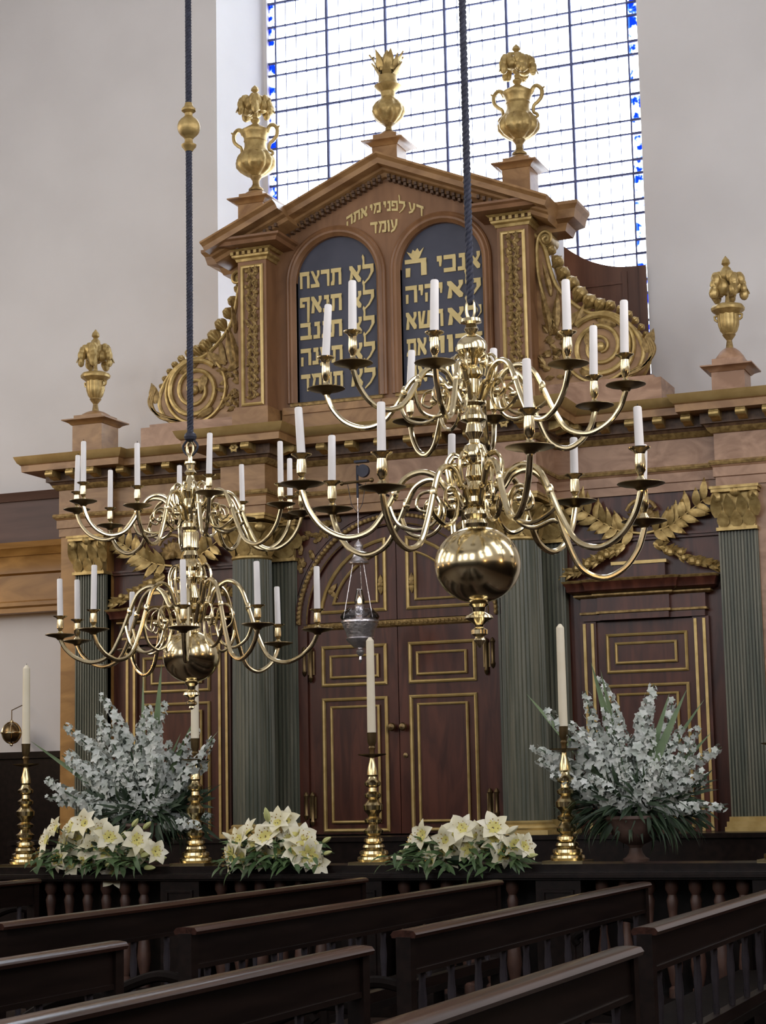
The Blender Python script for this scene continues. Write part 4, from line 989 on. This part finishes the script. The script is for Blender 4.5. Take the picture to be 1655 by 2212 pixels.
small = dict(Y=10.5, axis=(412, 1100), top=985, loop=30, short='smaller', label='smaller brass chandelier with two tiers of candle arms on a rope with a gilded ball',
  stem=[(984, 4), (988, 5), (996, 5), (998, 12), (1002, 12), (1005, 9), (1014, 8), (1022, 14), (1028, 8), (1038, 10), (1046, 17), (1056, 22), (1064, 23), (1070, 18), (1078, 14), (1092, 18), (1104, 18), (1112, 13), (1124, 14), (1132, 20), (1140, 20), (1146, 14), (1152, 18), (1158, 18), (1180, 17), (1184, 18), (1190, 13), (1200, 17), (1208, 14), (1216, 21), (1226, 24), (1234, 15), (1246, 17), (1254, 14), (1265, 12), (1280, 17), (1292, 20), (1304, 16), (1312, 24), (1318, 24), (1326, 18), (1345, 20), (1354, 22), (1365, 22)],
  ball=(1361, 1474, 61), finial=[(1470, 11), (1476, 15), (1482, 9), (1490, 8), (1496, 17), (1501, 18), (1506, 8), (1512, 6), (1517, 12), (1521, 12), (1525, 5), (1529, 6), (1533, .5)],
  tiers=[dict(name='upper', hub=1112, crest=1068, trough=1166, drop=74, tube=4.3, pan=30, candle=6.2, arms=[(166, 1102, .15, 170, 983, 1062), (180, 1084, -.25, 181, 953, 1042), (238, 1136, .5, 239, 1015, 1097), (297, 1093, -.55, 296, 957, 1050), (388, 1128, .7, 388, 1005, 1085), (452, 1065, -.7, 455, 935, 1025), (524, 1122, .6, 521, 1003, 1084), (607, 1090, -.3, 605, 953, 1045), (627, 1114, .3, 626, 990, 1072), (652, 1108, .05, 656, 988, 1062)]),
         dict(name='lower', hub=1325, crest=1262, trough=1432, drop=62, tube=4.6, pan=33, candle=6.6, arms=[(130, 1373, -.05, 128, 1250, 1331), (167, 1386, .35, 166, 1252, 1338), (202, 1361, -.45, 205, 1220, 1317), (284, 1405, .65, 287, 1278, 1364), (397, 1357, -.75, 394, 1208, 1307), (557, 1350, -.6, 553, 1212, 1307), (601, 1391, .55, 597, 1267, 1349), (686, 1361, -.15, 684, 1223, 1316)])])
# twisted ropes
def twisted(b, x, y, z0, z1, r, pitch, strands=3):
    for s in range(strands):
        n = int((z1 - z0) / pitch * 10); ph = 2 * math.pi * s / strands
        b.tube([(x + r * .5 * math.cos(ph + 2 * math.pi * i / 10), y + r * .5 * math.sin(ph + 2 * math.pi * i / 10), z0 + (z1 - z0) * i / n) for i in range(n + 1)], r * .56, 6)
for spec in (big, small):
    root, x0, y0, Zp, sc = chandelier(spec)
    zt = Zp(spec['top'])
    if spec is big:
        b = MB(); twisted(b, x0, y0, Zp(655), ZC, 8.5 * sc, .085)
        o = b.build('rope', 'rope_blue'); tag(o, 'thick twisted blue rope holding the larger chandelier', 'rope')
        b = MB(); b.tube(spl([(x0 + .016, y0, Zp(690)), (x0 + .045, y0, Zp(672)), (x0 + .02, y0, Zp(652)), (x0, y0, Zp(645))], 4), .007, 7); b.ball((x0, y0, Zp(650)), .02, 8, 6); h = b.build('hook', 'iron', o)
    else:
        rp = thing('rope', (x0, y0, ZC), 'thin twisted blue rope with a gilded ball above the smaller chandelier', 'rope')
        b = MB(); twisted(b, x0, y0, Zp(945), ZC, 7.2 * sc, .06); b.build('cord', 'rope_blue', rp)
        b = MB(); b.lathe([(4, 958), (20, 950), (26, 944), (24, 938), (10, 932), (8, 926)] and [(r * sc, Zp(q)) for r, q in [(4, 955), (12, 950), (14, 944), (12, 938), (7, 934), (6, 928)]], (x0, y0, 0), 14)
        b.tube(spl([(x0 - .02, y0, Zp(950)), (x0 - .05, y0, Zp(963)), (x0 - .042, y0, Zp(975)), (x0 - .01, y0, Zp(985))], 4), .008, 6); b.tube(spl([(x0 + .02, y0, Zp(950)), (x0 + .05, y0, Zp(963)), (x0 + .042, y0, Zp(975)), (x0 + .01, y0, Zp(985))], 4), .008, 6)
        b.build('shackle', 'iron', rp)
        b = MB(); b.lathe([(r * sc, Zp(q)) for q, r in [(330, 8), (324, 12), (320, 16), (316, 17), (312, 10), (304, 9), (300, 12)]] + [(25.5 * sc * math.sin(math.pi * i / 16), Zp(278) - 25.5 * sc * math.cos(math.pi * i / 16)) for i in range(3, 14)] + [(r * sc, Zp(q)) for q, r in [(254, 9), (248, 9), (243, 16), (239, 16), (233, 10), (226, 8)]], (x0, y0, 0), 28)
        b.build('ball', 'gilt', rp)

# ================================================================ HANGING OIL LAMP AND ITS BRACKET
lx, ly = X(.0), 16.1
LZ = lambda py: at(777, py, ly).z
ls = 18.2 / F * 1.0
lamp = thing('hanging_lamp', (lx, ly, LZ(1350)), 'silver hanging oil lamp with a burning flame before the central doors', 'lamp')
P_ = lambda lst: [(r * ls, LZ(py)) for py, r in lst]
b = MB(); b.lathe(P_([(1400, 12), (1392, 20), (1384, 28), (1380, 30), (1377, 27), (1365, 30), (1352, 36), (1345, 37)]), (lx, ly, 0), 28)
b.lathe(P_([(1347, 37), (1345, 39), (1341, 39), (1338, 34)]), (lx, ly, 0), 28); bowl = b.build('bowl', 'silver', lamp)
b = MB(); b.lathe(P_([(1432, .5), (1425, 4), (1418, 3), (1412, 8), (1406, 9), (1402, 5), (1398, 12)]), (lx, ly, 0), 16); b.build('pendant', 'silver', lamp)
b = MB(); b.lathe(P_([(1340, 36), (1336, 40), (1332, 41), (1326, 38), (1318, 30), (1312, 24)]), (lx, ly, 0), 24, False); b.build('glass_dish', 'lamp_glass', lamp)
b = MB(); b.lathe(P_([(1338, 8), (1330, 11), (1318, 11), (1312, 10), (1308, 11), (1304, 7)]), (lx, ly, 0), 16); b.build('burner', 'silver', lamp)
b = MB(); b.lathe(P_([(1306, 10), (1298, 11), (1288, 9), (1276, 6), (1272, 6)]), (lx, ly, 0), 16, False); b.build('glass_chimney', 'lamp_glass', lamp)
b = MB(); b.lathe(P_([(1306, 1.5), (1302, 4), (1298, 4.5), (1294, 3.5), (1289, .5)]), (lx, ly, 0), 10); b.build('flame', 'flame', lamp)
b = MB(); b.lathe(P_([(1218, 21), (1214, 22), (1210, 18), (1204, 14), (1196, 11), (1190, 12), (1184, 9), (1178, 10), (1174, 8), (1168, 3)]), (lx, ly, 0), 20); b.build('smoke_bell', 'silver', lamp)
b = MB()
for a in (100, 220, 340):
    c, s = math.cos(math.radians(a)), math.sin(math.radians(a))
    b.tube([(lx + 36 * ls * c, ly + 36 * ls * s, LZ(1342)), (lx + 12 * ls * c, ly + 12 * ls * s, LZ(1212))], .0035, 5)
b.tube([(lx, ly, LZ(1172)), (lx, ly, LZ(1075))], .004, 5)
b.build('chain', 'silver', lamp)
br = thing('lamp_bracket', (lx, 16.55, LZ(1040)), 'dark iron pulley bracket with a brass bar above the hanging oil lamp', 'bracket')
b = MB(); b.tube([(lx, 16.95, LZ(1045)), (lx, 16.1, LZ(1045))], .012, 7); b.tube([(lx, 16.1, LZ(1075)), (lx, 16.1, LZ(1005))], .012, 7)
b.lathe([(.06, -.02), (.06, .02)], (lx + .06, 16.1, LZ(1018)), 16, True, Matrix.Rotation(math.pi / 2, 4, 'X')); b.box(lx - .02, lx + .11, 16.07, 16.13, LZ(1000), LZ(995)); b.build('pulley', 'iron', br)
b = MB(); b.tube([(lx - .14, 16.08, LZ(1042)), (lx + .14, 16.08, LZ(1040))], .013, 8); b.ball((lx - .15, 16.08, LZ(1042)), .022, 8, 6); b.ball((lx + .15, 16.08, LZ(1040)), .022, 8, 6)
b.build('brass_bar', 'brass_aged', br)
b = MB()
for dx in (-.09, .09): b.tube([(lx + dx, 16.08, LZ(1045)), (lx + dx * .6, 16.08, LZ(1090)), (lx, 16.09, LZ(1108))], .003, 5)
b.build('chain', 'iron', br)

# small brass ball lamp on the wall at far left
c = at(25, 1583, 17.7)
bl = thing('ball_lamp', c, 'small openwork brass ball lamp against the white wall at far left', 'lamp')
b = MB(); rr = .112
b.ball(c, rr * .90, 20, 12); b.build('globe', 'brass_aged', bl)
b = MB()
for a in (0, 60, 120): b.tube([(c.x + rr * math.cos(math.radians(a)) * math.cos(t * math.pi / 14), c.y + rr * math.sin(math.radians(a)) * math.cos(t * math.pi / 14), c.z + rr * math.sin(t * math.pi / 14)) for t in range(29)], .009, 6)
b.tube([(c.x + rr * math.cos(t * math.pi / 14), c.y + rr * math.sin(t * math.pi / 14), c.z) for t in range(29)], .012, 6)
b.ball((c.x, c.y, c.z - rr - .015), .018, 8, 6); b.ball((c.x, c.y, c.z + rr + .01), .02, 8, 6)
b.build('cage', 'brass', bl)
b = MB(); b.tube([(c.x, c.y, c.z + rr), (c.x, c.y, c.z + .24), (c.x, 17.9, c.z + .30), (c.x, 17.99, c.z + .30)], .006, 6); b.build('hanger', 'brass_aged', bl)

# ================================================================ BALUSTRADE BEFORE THE ARK
Y0, Y1, ZR = 13.62, 14.30, 1.065
CS = [-8.72, -7.13, -5.585, -4.03, -2.44]              # piers under the candlesticks
par = thing('balustrade', (-6.0, 13.95, 0), 'dark wooden balustrade carrying candlesticks and flowers before the ark', 'balustrade')
m3 = lambda u, v, w: (u, v, w)
b = MB(); b.box(-11.5, .6, Y0, Y1, ZR - .05, ZR); b.box(-11.5, .6, Y0 - .03, Y1 + .03, ZR - .035, ZR - .012); b.build('top_rail', 'dark_wood', par, smooth=False)
MB().box(-11.5, .6, Y0 + .14, Y1 - .06, ZR, 1.122).build('top_step', 'dark_wood', par, smooth=False)
MB().box(-11.5, .6, Y0 + .05, Y1 - .05, .0, .18).build('plinth', 'dark_wood', par, smooth=False)
MB().box(-11.5, .6, Y1 - .16, Y1 - .10, .18, ZR - .05).build('back_panel', 'dark_wood', par, smooth=False)
for x in CS:
    b = MB(); b.box(x - .17, x + .17, Y0 + .03, Y1 - .08, .18, ZR - .05)
    p = b.build('pier', 'dark_wood', par, smooth=False)
    b = MB(); b.sweep([(x - .11, .30), (x - .11, .93), (x + .11, .93), (x + .11, .30)], [(-.012, 0), (-.008, -.014), (.008, -.014), (.012, 0)], lambda u, v, w: (u, Y0 + .03 + w, v), closed=True)
    b.build('pier_moulding', 'dark_wood', p)
def baluster_mb(): return MB().lathe([(.05, .18), (.05, .24), (.03, .26), (.042, .30), (.058, .40), (.05, .50), (.030, .62), (.026, .72), (.036, .80), (.044, .86), (.030, .90), (.05, .94), (.05, ZR - .05)], (0, 0, 0), 14)
bp = None; x = -11.3
while x < .5:
    if all(abs(x - c) > .22 for c in CS):
        if bp is None:
            bp = baluster_mb().build('baluster', 'baluster_wood'); o = bp
        else:
            o = bp.copy(); COL.objects.link(o)
        o.parent = par; o.location = (x + 6.0, Y0 + .16 - 13.95, 0)
    x += .172

# brass candlesticks with tall cream candles
ST = [(1868, 33), (1863, 36), (1858, 35), (1856, 28), (1852, 31), (1846, 30), (1843, 22), (1838, 24), (1833, 22), (1830, 16), (1826, 21), (1820, 20), (1817, 12), (1814, 13), (1809, 20), (1803, 21), (1797, 13), (1790, 10), (1786, 18), (1780, 19), (1774, 10), (1768, 13), (1760, 20), (1750, 21), (1744, 15), (1738, 10), (1733, 17), (1727, 18), (1721, 10), (1713, 9), (1708, 17), (1702, 18), (1696, 11), (1690, 9), (1686, 12), (1676, 11), (1664, 8), (1656, 6), (1648, 5)]
k = .00365
names = ['at far left before dark wainscot', 'beside the left flower urn', 'before the central doors', 'beside the right flower urn', 'cut by the right picture edge']
for i, x in enumerate(CS):
    yc, z0 = 13.93, 1.122
    r = thing('candlestick', (x, yc, z0), 'turned brass candlestick ' + names[i], 'candlestick', 'brass candlesticks on the balustrade')
    b = MB(); b.box(x - .155, x + .155, yc - .155, yc + .155, z0, z0 + .022); b.build('base_plate', 'brass_stick', r, smooth=False)
    b = MB(); b.lathe([(q * k, z0 + .022 + (1868 - py) * k) for py, q in ST], (x, yc, 0), 28); b.build('stem', 'brass_stick', r)
    zp = z0 + .022 + (1868 - 1644) * k
    b = MB(); b.lathe([(.02, zp - .02), (.108, zp), (.112, zp + .008), (.02, zp + .006)], (x, yc, 0), 28); b.build('drip_pan', 'brass_aged', r)
    b = MB(); b.lathe([(.02, zp), (.022, zp + .04), (.03, zp + .055), (.022, zp + .07), (.034, zp + .10), (.036, zp + .16), (.039, zp + .175)], (x, yc, 0), 18); b.build('socket', 'brass_aged', r)
    zb = zp + .168
    c = thing('candle', (x, yc, zb), 'tall cream candle in the brass candlestick ' + names[i], 'candle', 'tall candles on the balustrade')
    hgt = (.67, .69, .755, .78, .75)[i]
    MB().lathe([(.034, zb), (.032, zb + hgt * .5), (.0305, zb + hgt - .03), (.012, zb + hgt - .004), (.002, zb + hgt)], (x, yc, 0), 18).build('wax', 'wax_cream', c)
    MB().tube([(x, yc, zb + hgt - .004), (x + .002, yc, zb + hgt + .012)], .002, 5).build('wick', 'wick', c)

# ================================================================ FLOWERS
def lily_mb(q, open_=1.0, s=.115):
    """a lily facing +Z at the origin"""
    b = MB()
    for i in range(6):
        a = i * math.pi / 3 + q.uniform(-.12, .12); d = Vector((math.cos(a), math.sin(a), 0)); w = .58 if i % 2 else .78
        b.leaf(d * .008, d * (.35 + .5 * open_) + Vector((0, 0, 1.0 - .35 * open_)), Vector((0, 0, 1)) - d * .3, s * q.uniform(.92, 1.08), s * w, .55 + .45 * open_, 6, 0, .28)
    return b
def lily_heart(q, s=.115):
    b = MB()
    for i in range(6):
        a = i * math.pi / 3 + .3; d = Vector((math.cos(a), math.sin(a), 0)); b.leaf(d * .006 + Vector((0, 0, .010)), d * .8 + Vector((0, 0, .55)), Vector((0, 0, 1)), s * .66, s * .30, .75, 4)
    return b
def anthers(q, s=.115):
    b = MB()
    for i in range(6):
        a = i * math.pi / 3 + .1; d = Vector((math.cos(a), math.sin(a), 0)); t = d * s * .30 + Vector((0, 0, s * .52)); b.ball(t, .0042, 5, 4, (1, 1, 1.6))
    b.ball((0, 0, s * .62), .006, 5, 4)
    return b
def orient(o, loc, d, roll=0):
    o.location = loc; o.rotation_mode = 'QUATERNION'; o.rotation_quaternion = Vector(d).to_track_quat('Z', 'Y') @ Matrix.Rotation(roll, 3, 'Z').to_quaternion()
qp = random.Random(21)
LP = []
for v in range(4):
    f = lily_mb(qp, (.75, 1.0, .85, .55)[v]).build('lily', 'lily_petal'); h = lily_heart(qp).build('throat', 'lily_heart', f); a = anthers(qp).build('anthers', 'anther', f); LP.append(f)
used = set()
def place_lily(root, loc, d, s):
    v = qp.randrange(4)
    o = LP[v] if v not in used else copy_tree(LP[v]); used.add(v)
    o.parent = root; orient(o, Vector(loc) - root.location, d, qp.uniform(0, 6)); o.scale = (s, s, s)
BUD = None
def place_bud(root, loc, d, s, m='bud_green'):
    b = MB().lathe([(.006, 0), (.016, .012), (.022, .035), (.020, .065), (.010, .095), (.001, .108)], (0, 0, 0), 10, True, None, lobes(6, .10))
    o = b.build('lily_bud', m); o.parent = root; orient(o, Vector(loc) - root.location, d); o.scale = (s, s, s)
def lily_group(pts, buds, c, label, seed, spread):
    q = random.Random(seed)
    root = thing('lily_arrangement', (c[0], c[1], 1.122), label, 'flower arrangement', 'lily arrangements on the balustrade')
    b = MB(); b.lathe([(.05, 1.122), (.12, 1.125), (.15, 1.16), (.15, 1.19)], (c[0], c[1], 0), 16); b.build('bowl', 'leaf_dark', root)
    core = Vector((c[0], c[1], 1.16))
    b = MB()
    for (x, y, z) in pts + buds: b.tube([core, (core + Vector((x, y, z))) / 2 + Vector((0, 0, .03)), (x, y + .02, z)], .005, 5)
    b.build('stems', 'stem_green', root)
    b = MB()
    for i in range(150):
        a = q.uniform(0, 2 * math.pi); el_ = q.uniform(-.35, 1.0)
        d = Vector((math.cos(a) * 1.5, math.sin(a) * .8 - .35, el_)); p = core + Vector((d.x * spread * q.uniform(.2, .55), d.y * .16, q.uniform(-.04, .14)))
        p.y = min(p.y, c[1] + .2)
        b.leaf(p, d, (q.uniform(-.5, .5), -.6, 1), q.uniform(.09, .19), q.uniform(.03, .06), q.uniform(.2, 1.1), 5)
    for i in range(46):
        x = c[0] + q.uniform(-spread, spread); b.leaf((x, c[1] - .24 + q.uniform(-.05, .05), 1.15 + q.uniform(-.04, .07)), (q.uniform(-1.3, 1.3), -1, q.uniform(-.5, .5)), (q.uniform(-.5, .5), -.3, 1), q.uniform(.07, .20), q.uniform(.02, .055), q.uniform(.2, 1.5), 5)
    b.build('foliage', 'leaf_green', root)
    for (x, y, z) in pts:
        d = Vector((x - c[0], -.42 + q.uniform(-.2, .2), (z - 1.16) * .8 + q.uniform(-.12, .2))); place_lily(root, (x, y, z), d, q.uniform(.98, 1.22))
    for (x, y, z) in buds:
        d = Vector((x - c[0] + q.uniform(-.1, .1), -.15, z - 1.10)); place_bud(root, (x, y, z), d, q.uniform(.8, 1.2), 'bud_green' if q.random() < .6 else 'lily_petal')
def pix(l, Y=13.62): return [tuple(at(px, py, Y + ((i * 7) % 5) * .04)) for i, (px, py) in enumerate(l)]
lily_group(pix([(105, 1815), (125, 1790), (160, 1790), (185, 1780), (215, 1795), (235, 1810), (145, 1820), (175, 1815), (205, 1830), (100, 1845), (130, 1855), (160, 1865), (170, 1845), (230, 1840), (255, 1850), (295, 1815), (300, 1830), (270, 1850), (335, 1840), (245, 1890), (190, 1860)]),
           pix([(286, 1785), (310, 1790), (262, 1815), (305, 1850), (335, 1857), (230, 1870), (312, 1875)]), (-7.98, 13.80), 'white lily arrangement before the left flower urn, between the two left candlesticks', 4, .52)
lily_group(pix([(505, 1845), (520, 1815), (540, 1800), (555, 1830), (500, 1860), (530, 1850), (600, 1780), (620, 1775), (575, 1810), (625, 1815), (640, 1840), (650, 1810), (610, 1835), (660, 1825), (575, 1850), (665, 1845), (685, 1865), (560, 1855)]),
           pix([(580, 1775), (505, 1815), (697, 1820), (700, 1845), (672, 1870), (590, 1855)]), (-6.36, 13.80), 'white lily arrangement between the candlesticks left of the central doors', 5, .45)
lily_group(pix([(915, 1805), (925, 1830), (900, 1820), (965, 1815), (990, 1800), (1000, 1790), (960, 1835), (985, 1830), (1065, 1790), (1050, 1810), (935, 1860), (1015, 1835), (1045, 1830), (1070, 1820), (1030, 1810), (1130, 1830), (1110, 1825), (975, 1850), (1085, 1840)]),
           pix([(870, 1855), (890, 1845), (975, 1855), (1095, 1800), (1010, 1855), (1140, 1850)]), (-4.80, 13.80), 'white lily arrangement between the candlesticks right of the central doors', 6, .52)

# big urns of white delphiniums
def spike_mb(q, L, n):
    b = MB(); b2 = MB(); 
    pts = [(0, 0, L * t) for t in (0, .33, .66, 1)]
    bend = q.uniform(-.08, .08); bend2 = q.uniform(-.08, .08)
    f = lambda t: Vector((bend * t * t * L * 2, bend2 * t * t * L * 2, L * t))
    b2.tube([f(t / 6) for t in range(7)], [.006 - .0006 * t for t in range(7)], 5)
    for i in range(n):
        t = .22 + .78 * (i / n); a = i * 2.4; a += q.uniform(-.5, .5); r = (.036 * (1.08 - t) ** .5 + .006) * q.uniform(.75, 1.2); s = (.033 * (1.12 - t) ** .5 + .006) * q.uniform(.8, 1.25)
        c = f(t) + Vector((math.cos(a) * r, math.sin(a) * r, 0)); d = Vector((math.cos(a), math.sin(a), q.uniform(-.2, .6)))
        sd = d.orthogonal().normalized(); up = d.normalized().cross(sd)
        for k in range(5):
            an = k * 2 * math.pi / 5 + a; e = sd * math.cos(an) + up * math.sin(an)
            b.leaf(c, e + d.normalized() * .2, d, s, s * .8, .3, 3)
    return b, b2
qs = random.Random(31); SP = []
for v in range(5):
    fb, sb = spike_mb(qs, .55, 40); o = fb.build('delphinium', 'petal_blue_white'); sb.build('stem', 'stem_green', o); SP.append(o)
usedS = set()
def big_urn(px, py, label, tips, blades, seed, short):
    q = random.Random(seed); F0 = at(px, py, 14.12); x, y = F0.x, 14.12; z0 = 1.122
    root = thing('flower_urn', (x, y, z0), label, 'flower arrangement', 'urns of white delphiniums on the balustrade')
    s = .0037
    b = MB(); b.lathe([(r * s, z0 + (1876 - p) * s) for p, r in [(1876, 26), (1870, 27), (1866, 20), (1858, 14), (1848, 12), (1842, 16), (1836, 30), (1825, 44), (1810, 52), (1796, 55), (1790, 60), (1784, 58), (1788, 50)]], (x, y, 0), 32)
    b.build('urn', 'stone_urn', root)
    top = z0 + .34; core = Vector((x, y, top))
    b = MB()
    for i in range(620):
        a = q.uniform(0, 2 * math.pi); el_ = q.uniform(-.9, .9); rad = q.uniform(.05, .52)
        d = Vector((math.cos(a), math.sin(a) * .55 - .1, el_)); p = core + Vector((d.x * rad, d.y * rad * .55, .08 + el_ * .16))
        b.leaf(p, d, (q.uniform(-1, 1), -1, .5), q.uniform(.10, .22), q.uniform(.012, .04), q.uniform(.3, 1.2), 4)
    for i in range(150):                                # long drooping fern
        a = q.uniform(0, 2 * math.pi); d = Vector((math.cos(a), math.sin(a) * .5 - .15, q.uniform(-.2, .4)))
        if abs(d.x) < .5 and d.y < .1: continue
        b.leaf(core + d * q.uniform(.15, .38), d, (0, 0, 1), q.uniform(.2, .36), q.uniform(.01, .028), q.uniform(1.0, 1.8), 6)
    b.build('foliage', 'leaf_dark', root)
    b = MB()
    for (tx, ty, w) in blades:
        t = at(tx, ty, y + q.uniform(-.15, .1)); d = t - core
        b.leaf(core + d * .1, d, (q.uniform(-.4, .4), -1, .2), d.length * .95, w, q.uniform(-.12, .25), 8, 0, .25)
    if b.v: b.build('blade_leaves', 'blade_green', root)
    for (tx, ty) in tips:
        t = at(tx, ty, y + q.uniform(-.32, .22)); dv = t - core; L = dv.length
        v = q.randrange(5); o = SP[v] if (v not in usedS) else copy_tree(SP[v]); usedS.add(v)
        sl = max(.55, min(1.25, L / .62)); base = t - dv.normalized() * .55 * sl
        o.parent = root; orient(o, base - root.location, dv, q.uniform(0, 6)); k = q.uniform(1.2, 1.55); o.scale = (k, k, sl)
tipsR = [(1323, 1455), (1382, 1478), (1240, 1510), (1185, 1530), (1280, 1540), (1350, 1530), (1420, 1520), (1475, 1518), (1450, 1560), (1500, 1570), (1530, 1600), (1160, 1590), (1150, 1630), (1170, 1665), (1180, 1600), (1215, 1640), (1235, 1580), (1265, 1600), (1310, 1570), (1330, 1620), (1380, 1580), (1400, 1625), (1440, 1620), (1480, 1640), (1540, 1665), (1555, 1725), (1520, 1700), (1490, 1690), (1450, 1680), (1300, 1680), (1345, 1720), (1330, 1745), (1310, 1700), (1380, 1700), (1250, 1690), (1210, 1690), (1290, 1640), (1420, 1575), (1365, 1660), (1430, 1650), (1400, 1545), (1345, 1590), (1255, 1545), (1270, 1660), (1300, 1610), (1500, 1620), (1415, 1690), (1370, 1620)]
big_urn(1375, 1872, 'stone urn of white delphiniums on the balustrade, right of the central doors', tipsR, [(1283, 1445, .07), (1140, 1505, .06), (1470, 1500, .07), (1440, 1510, .06), (1530, 1590, .05), (1300, 1460, .05), (1500, 1512, .05)], 15, 'right')
tipsL = [(255, 1490), (265, 1560), (165, 1555), (225, 1545), (320, 1515), (350, 1520), (365, 1560), (415, 1560), (180, 1590), (150, 1620), (130, 1640), (115, 1690), (85, 1715), (160, 1670), (200, 1620), (240, 1610), (290, 1590), (330, 1590), (380, 1600), (400, 1625), (440, 1625), (470, 1610), (200, 1670), (165, 1720), (180, 1745), (235, 1745), (245, 1660), (280, 1650), (320, 1650), (350, 1650), (380, 1670), (300, 1700), (330, 1710), (370, 1710), (400, 1690), (140, 1700), (215, 1700), (285, 1540), (310, 1560), (340, 1620), (260, 1625), (455, 1780), (460, 1740), (190, 1635), (225, 1590), (355, 1690), (430, 1650), (300, 1625)]
big_urn(318, 1874, 'urn of white delphiniums on the balustrade, left of the central doors', tipsL, [(352, 1445, .07), (300, 1470, .05), (75, 1608, .05), (420, 1560, .05), (458, 1585, .05), (380, 1590, .05)], 16, 'left')

# ================================================================ BENCHES
def bench(x, y0, y1, label, ends=(True, True), ny=None):
    """long bench running towards the ark; its back carries a wide polished cap"""
    r = thing('bench', (x, (y0 + y1) / 2, 0), label, 'bench', 'dark wooden benches')
    zc = 1.05
    b = MB(); pr = [(-.055, zc - .035), (-.062, zc - .02), (-.05, zc - .004), (-.02, zc), (.02, zc), (.05, zc - .004), (.062, zc - .02), (.055, zc - .035)]
    n = len(pr); e0 = y0 - .03; e1 = y1 + .03
    b.add([(x + u, e0, z) for u, z in pr] + [(x + u, e1, z) for u, z in pr], [tuple(range(n)), tuple(reversed(range(n, 2 * n)))] + [(i, (i + 1) % n, (i + 1) % n + n, i + n) for i in range(n)])
    b.build('cap_rail', 'cap_wood', r, angle=50)
    b = MB(); b.box(x - .02, x + .02, y0, y1, .86, zc - .03); b.box(x - .028, x + .028, y0, y1, .85, .872); b.build('back_board', 'dark_wood', r, smooth=False)
    b = MB(); b.box(x - .03, x + .03, y0, y1, .46, .52); b.build('lower_rail', 'dark_wood', r, smooth=False)
    b = MB(); b.box(x - .48, x + .04, y0, y1, .42, .46); b.box(x - .46, x - .43, y0, y1, .34, .42); b.build('seat', 'seat_wood', r, smooth=False)
    for yy, on in ((y0, ends[0]), (y1, ends[1])):
        b = MB(); b.box(x - .035, x + .035, yy - .035, yy + .035, 0, zc - .03); b.build('end_post', 'dark_wood', r, smooth=False)
        if on:
            b = MB(); b.tube(spl([(x - .02, yy, .80), (x - .15, yy, .82), (x - .30, yy, .78), (x - .42, yy, .72), (x - .47, yy, .68), (x - .45, yy, .64)], 4), .028, 8); b.tube([(x - .40, yy, .73), (x - .40, yy, .46)], .02, 8); b.box(x - .46, x - .40, yy - .03, yy + .03, 0, .42)
            b.build('armrest', 'seat_wood', r)
    k = int((y1 - y0 - .2) / .4) + 1; first = None
    for i in range(k):
        if first is None:
            first = MB().lathe([(.016, .52), (.020, .55), (.015, .58), (.020, .68), (.022, .72), (.016, .80), (.019, .83), (.016, .855)], (0, 0, 0), 8).build('spindle', 'spindle_wood'); o = first
        else:
            o = first.copy(); COL.objects.link(o)
        o.parent = r; o.location = (0, y0 + .2 + (y1 - y0 - .4) * i / max(1, k - 1) - (y0 + y1) / 2, 0)
bench(-2.10, 8.46, 12.9, 'dark bench in the far row standing furthest right')
bench(-3.13, 8.17, 12.55, 'dark bench in the far row, second from the right')
bench(-4.27, 8.26, 12.9, 'dark bench in the far row, third from the right')
bench(-5.45, 8.45, 13.3, 'dark bench in the far row, beside the central aisle')
bench(-8.25, 9.2, 13.3, 'dark bench across the aisle, in front of the left lilies')
bench(-1.915, 3.3, 7.40, 'dark bench in the near row standing furthest right')
bench(-3.00, 2.6, 7.29, 'dark bench in the near row, second from the right')
bench(-4.19, 2.6, 7.40, 'dark bench in the near row, third from the right')
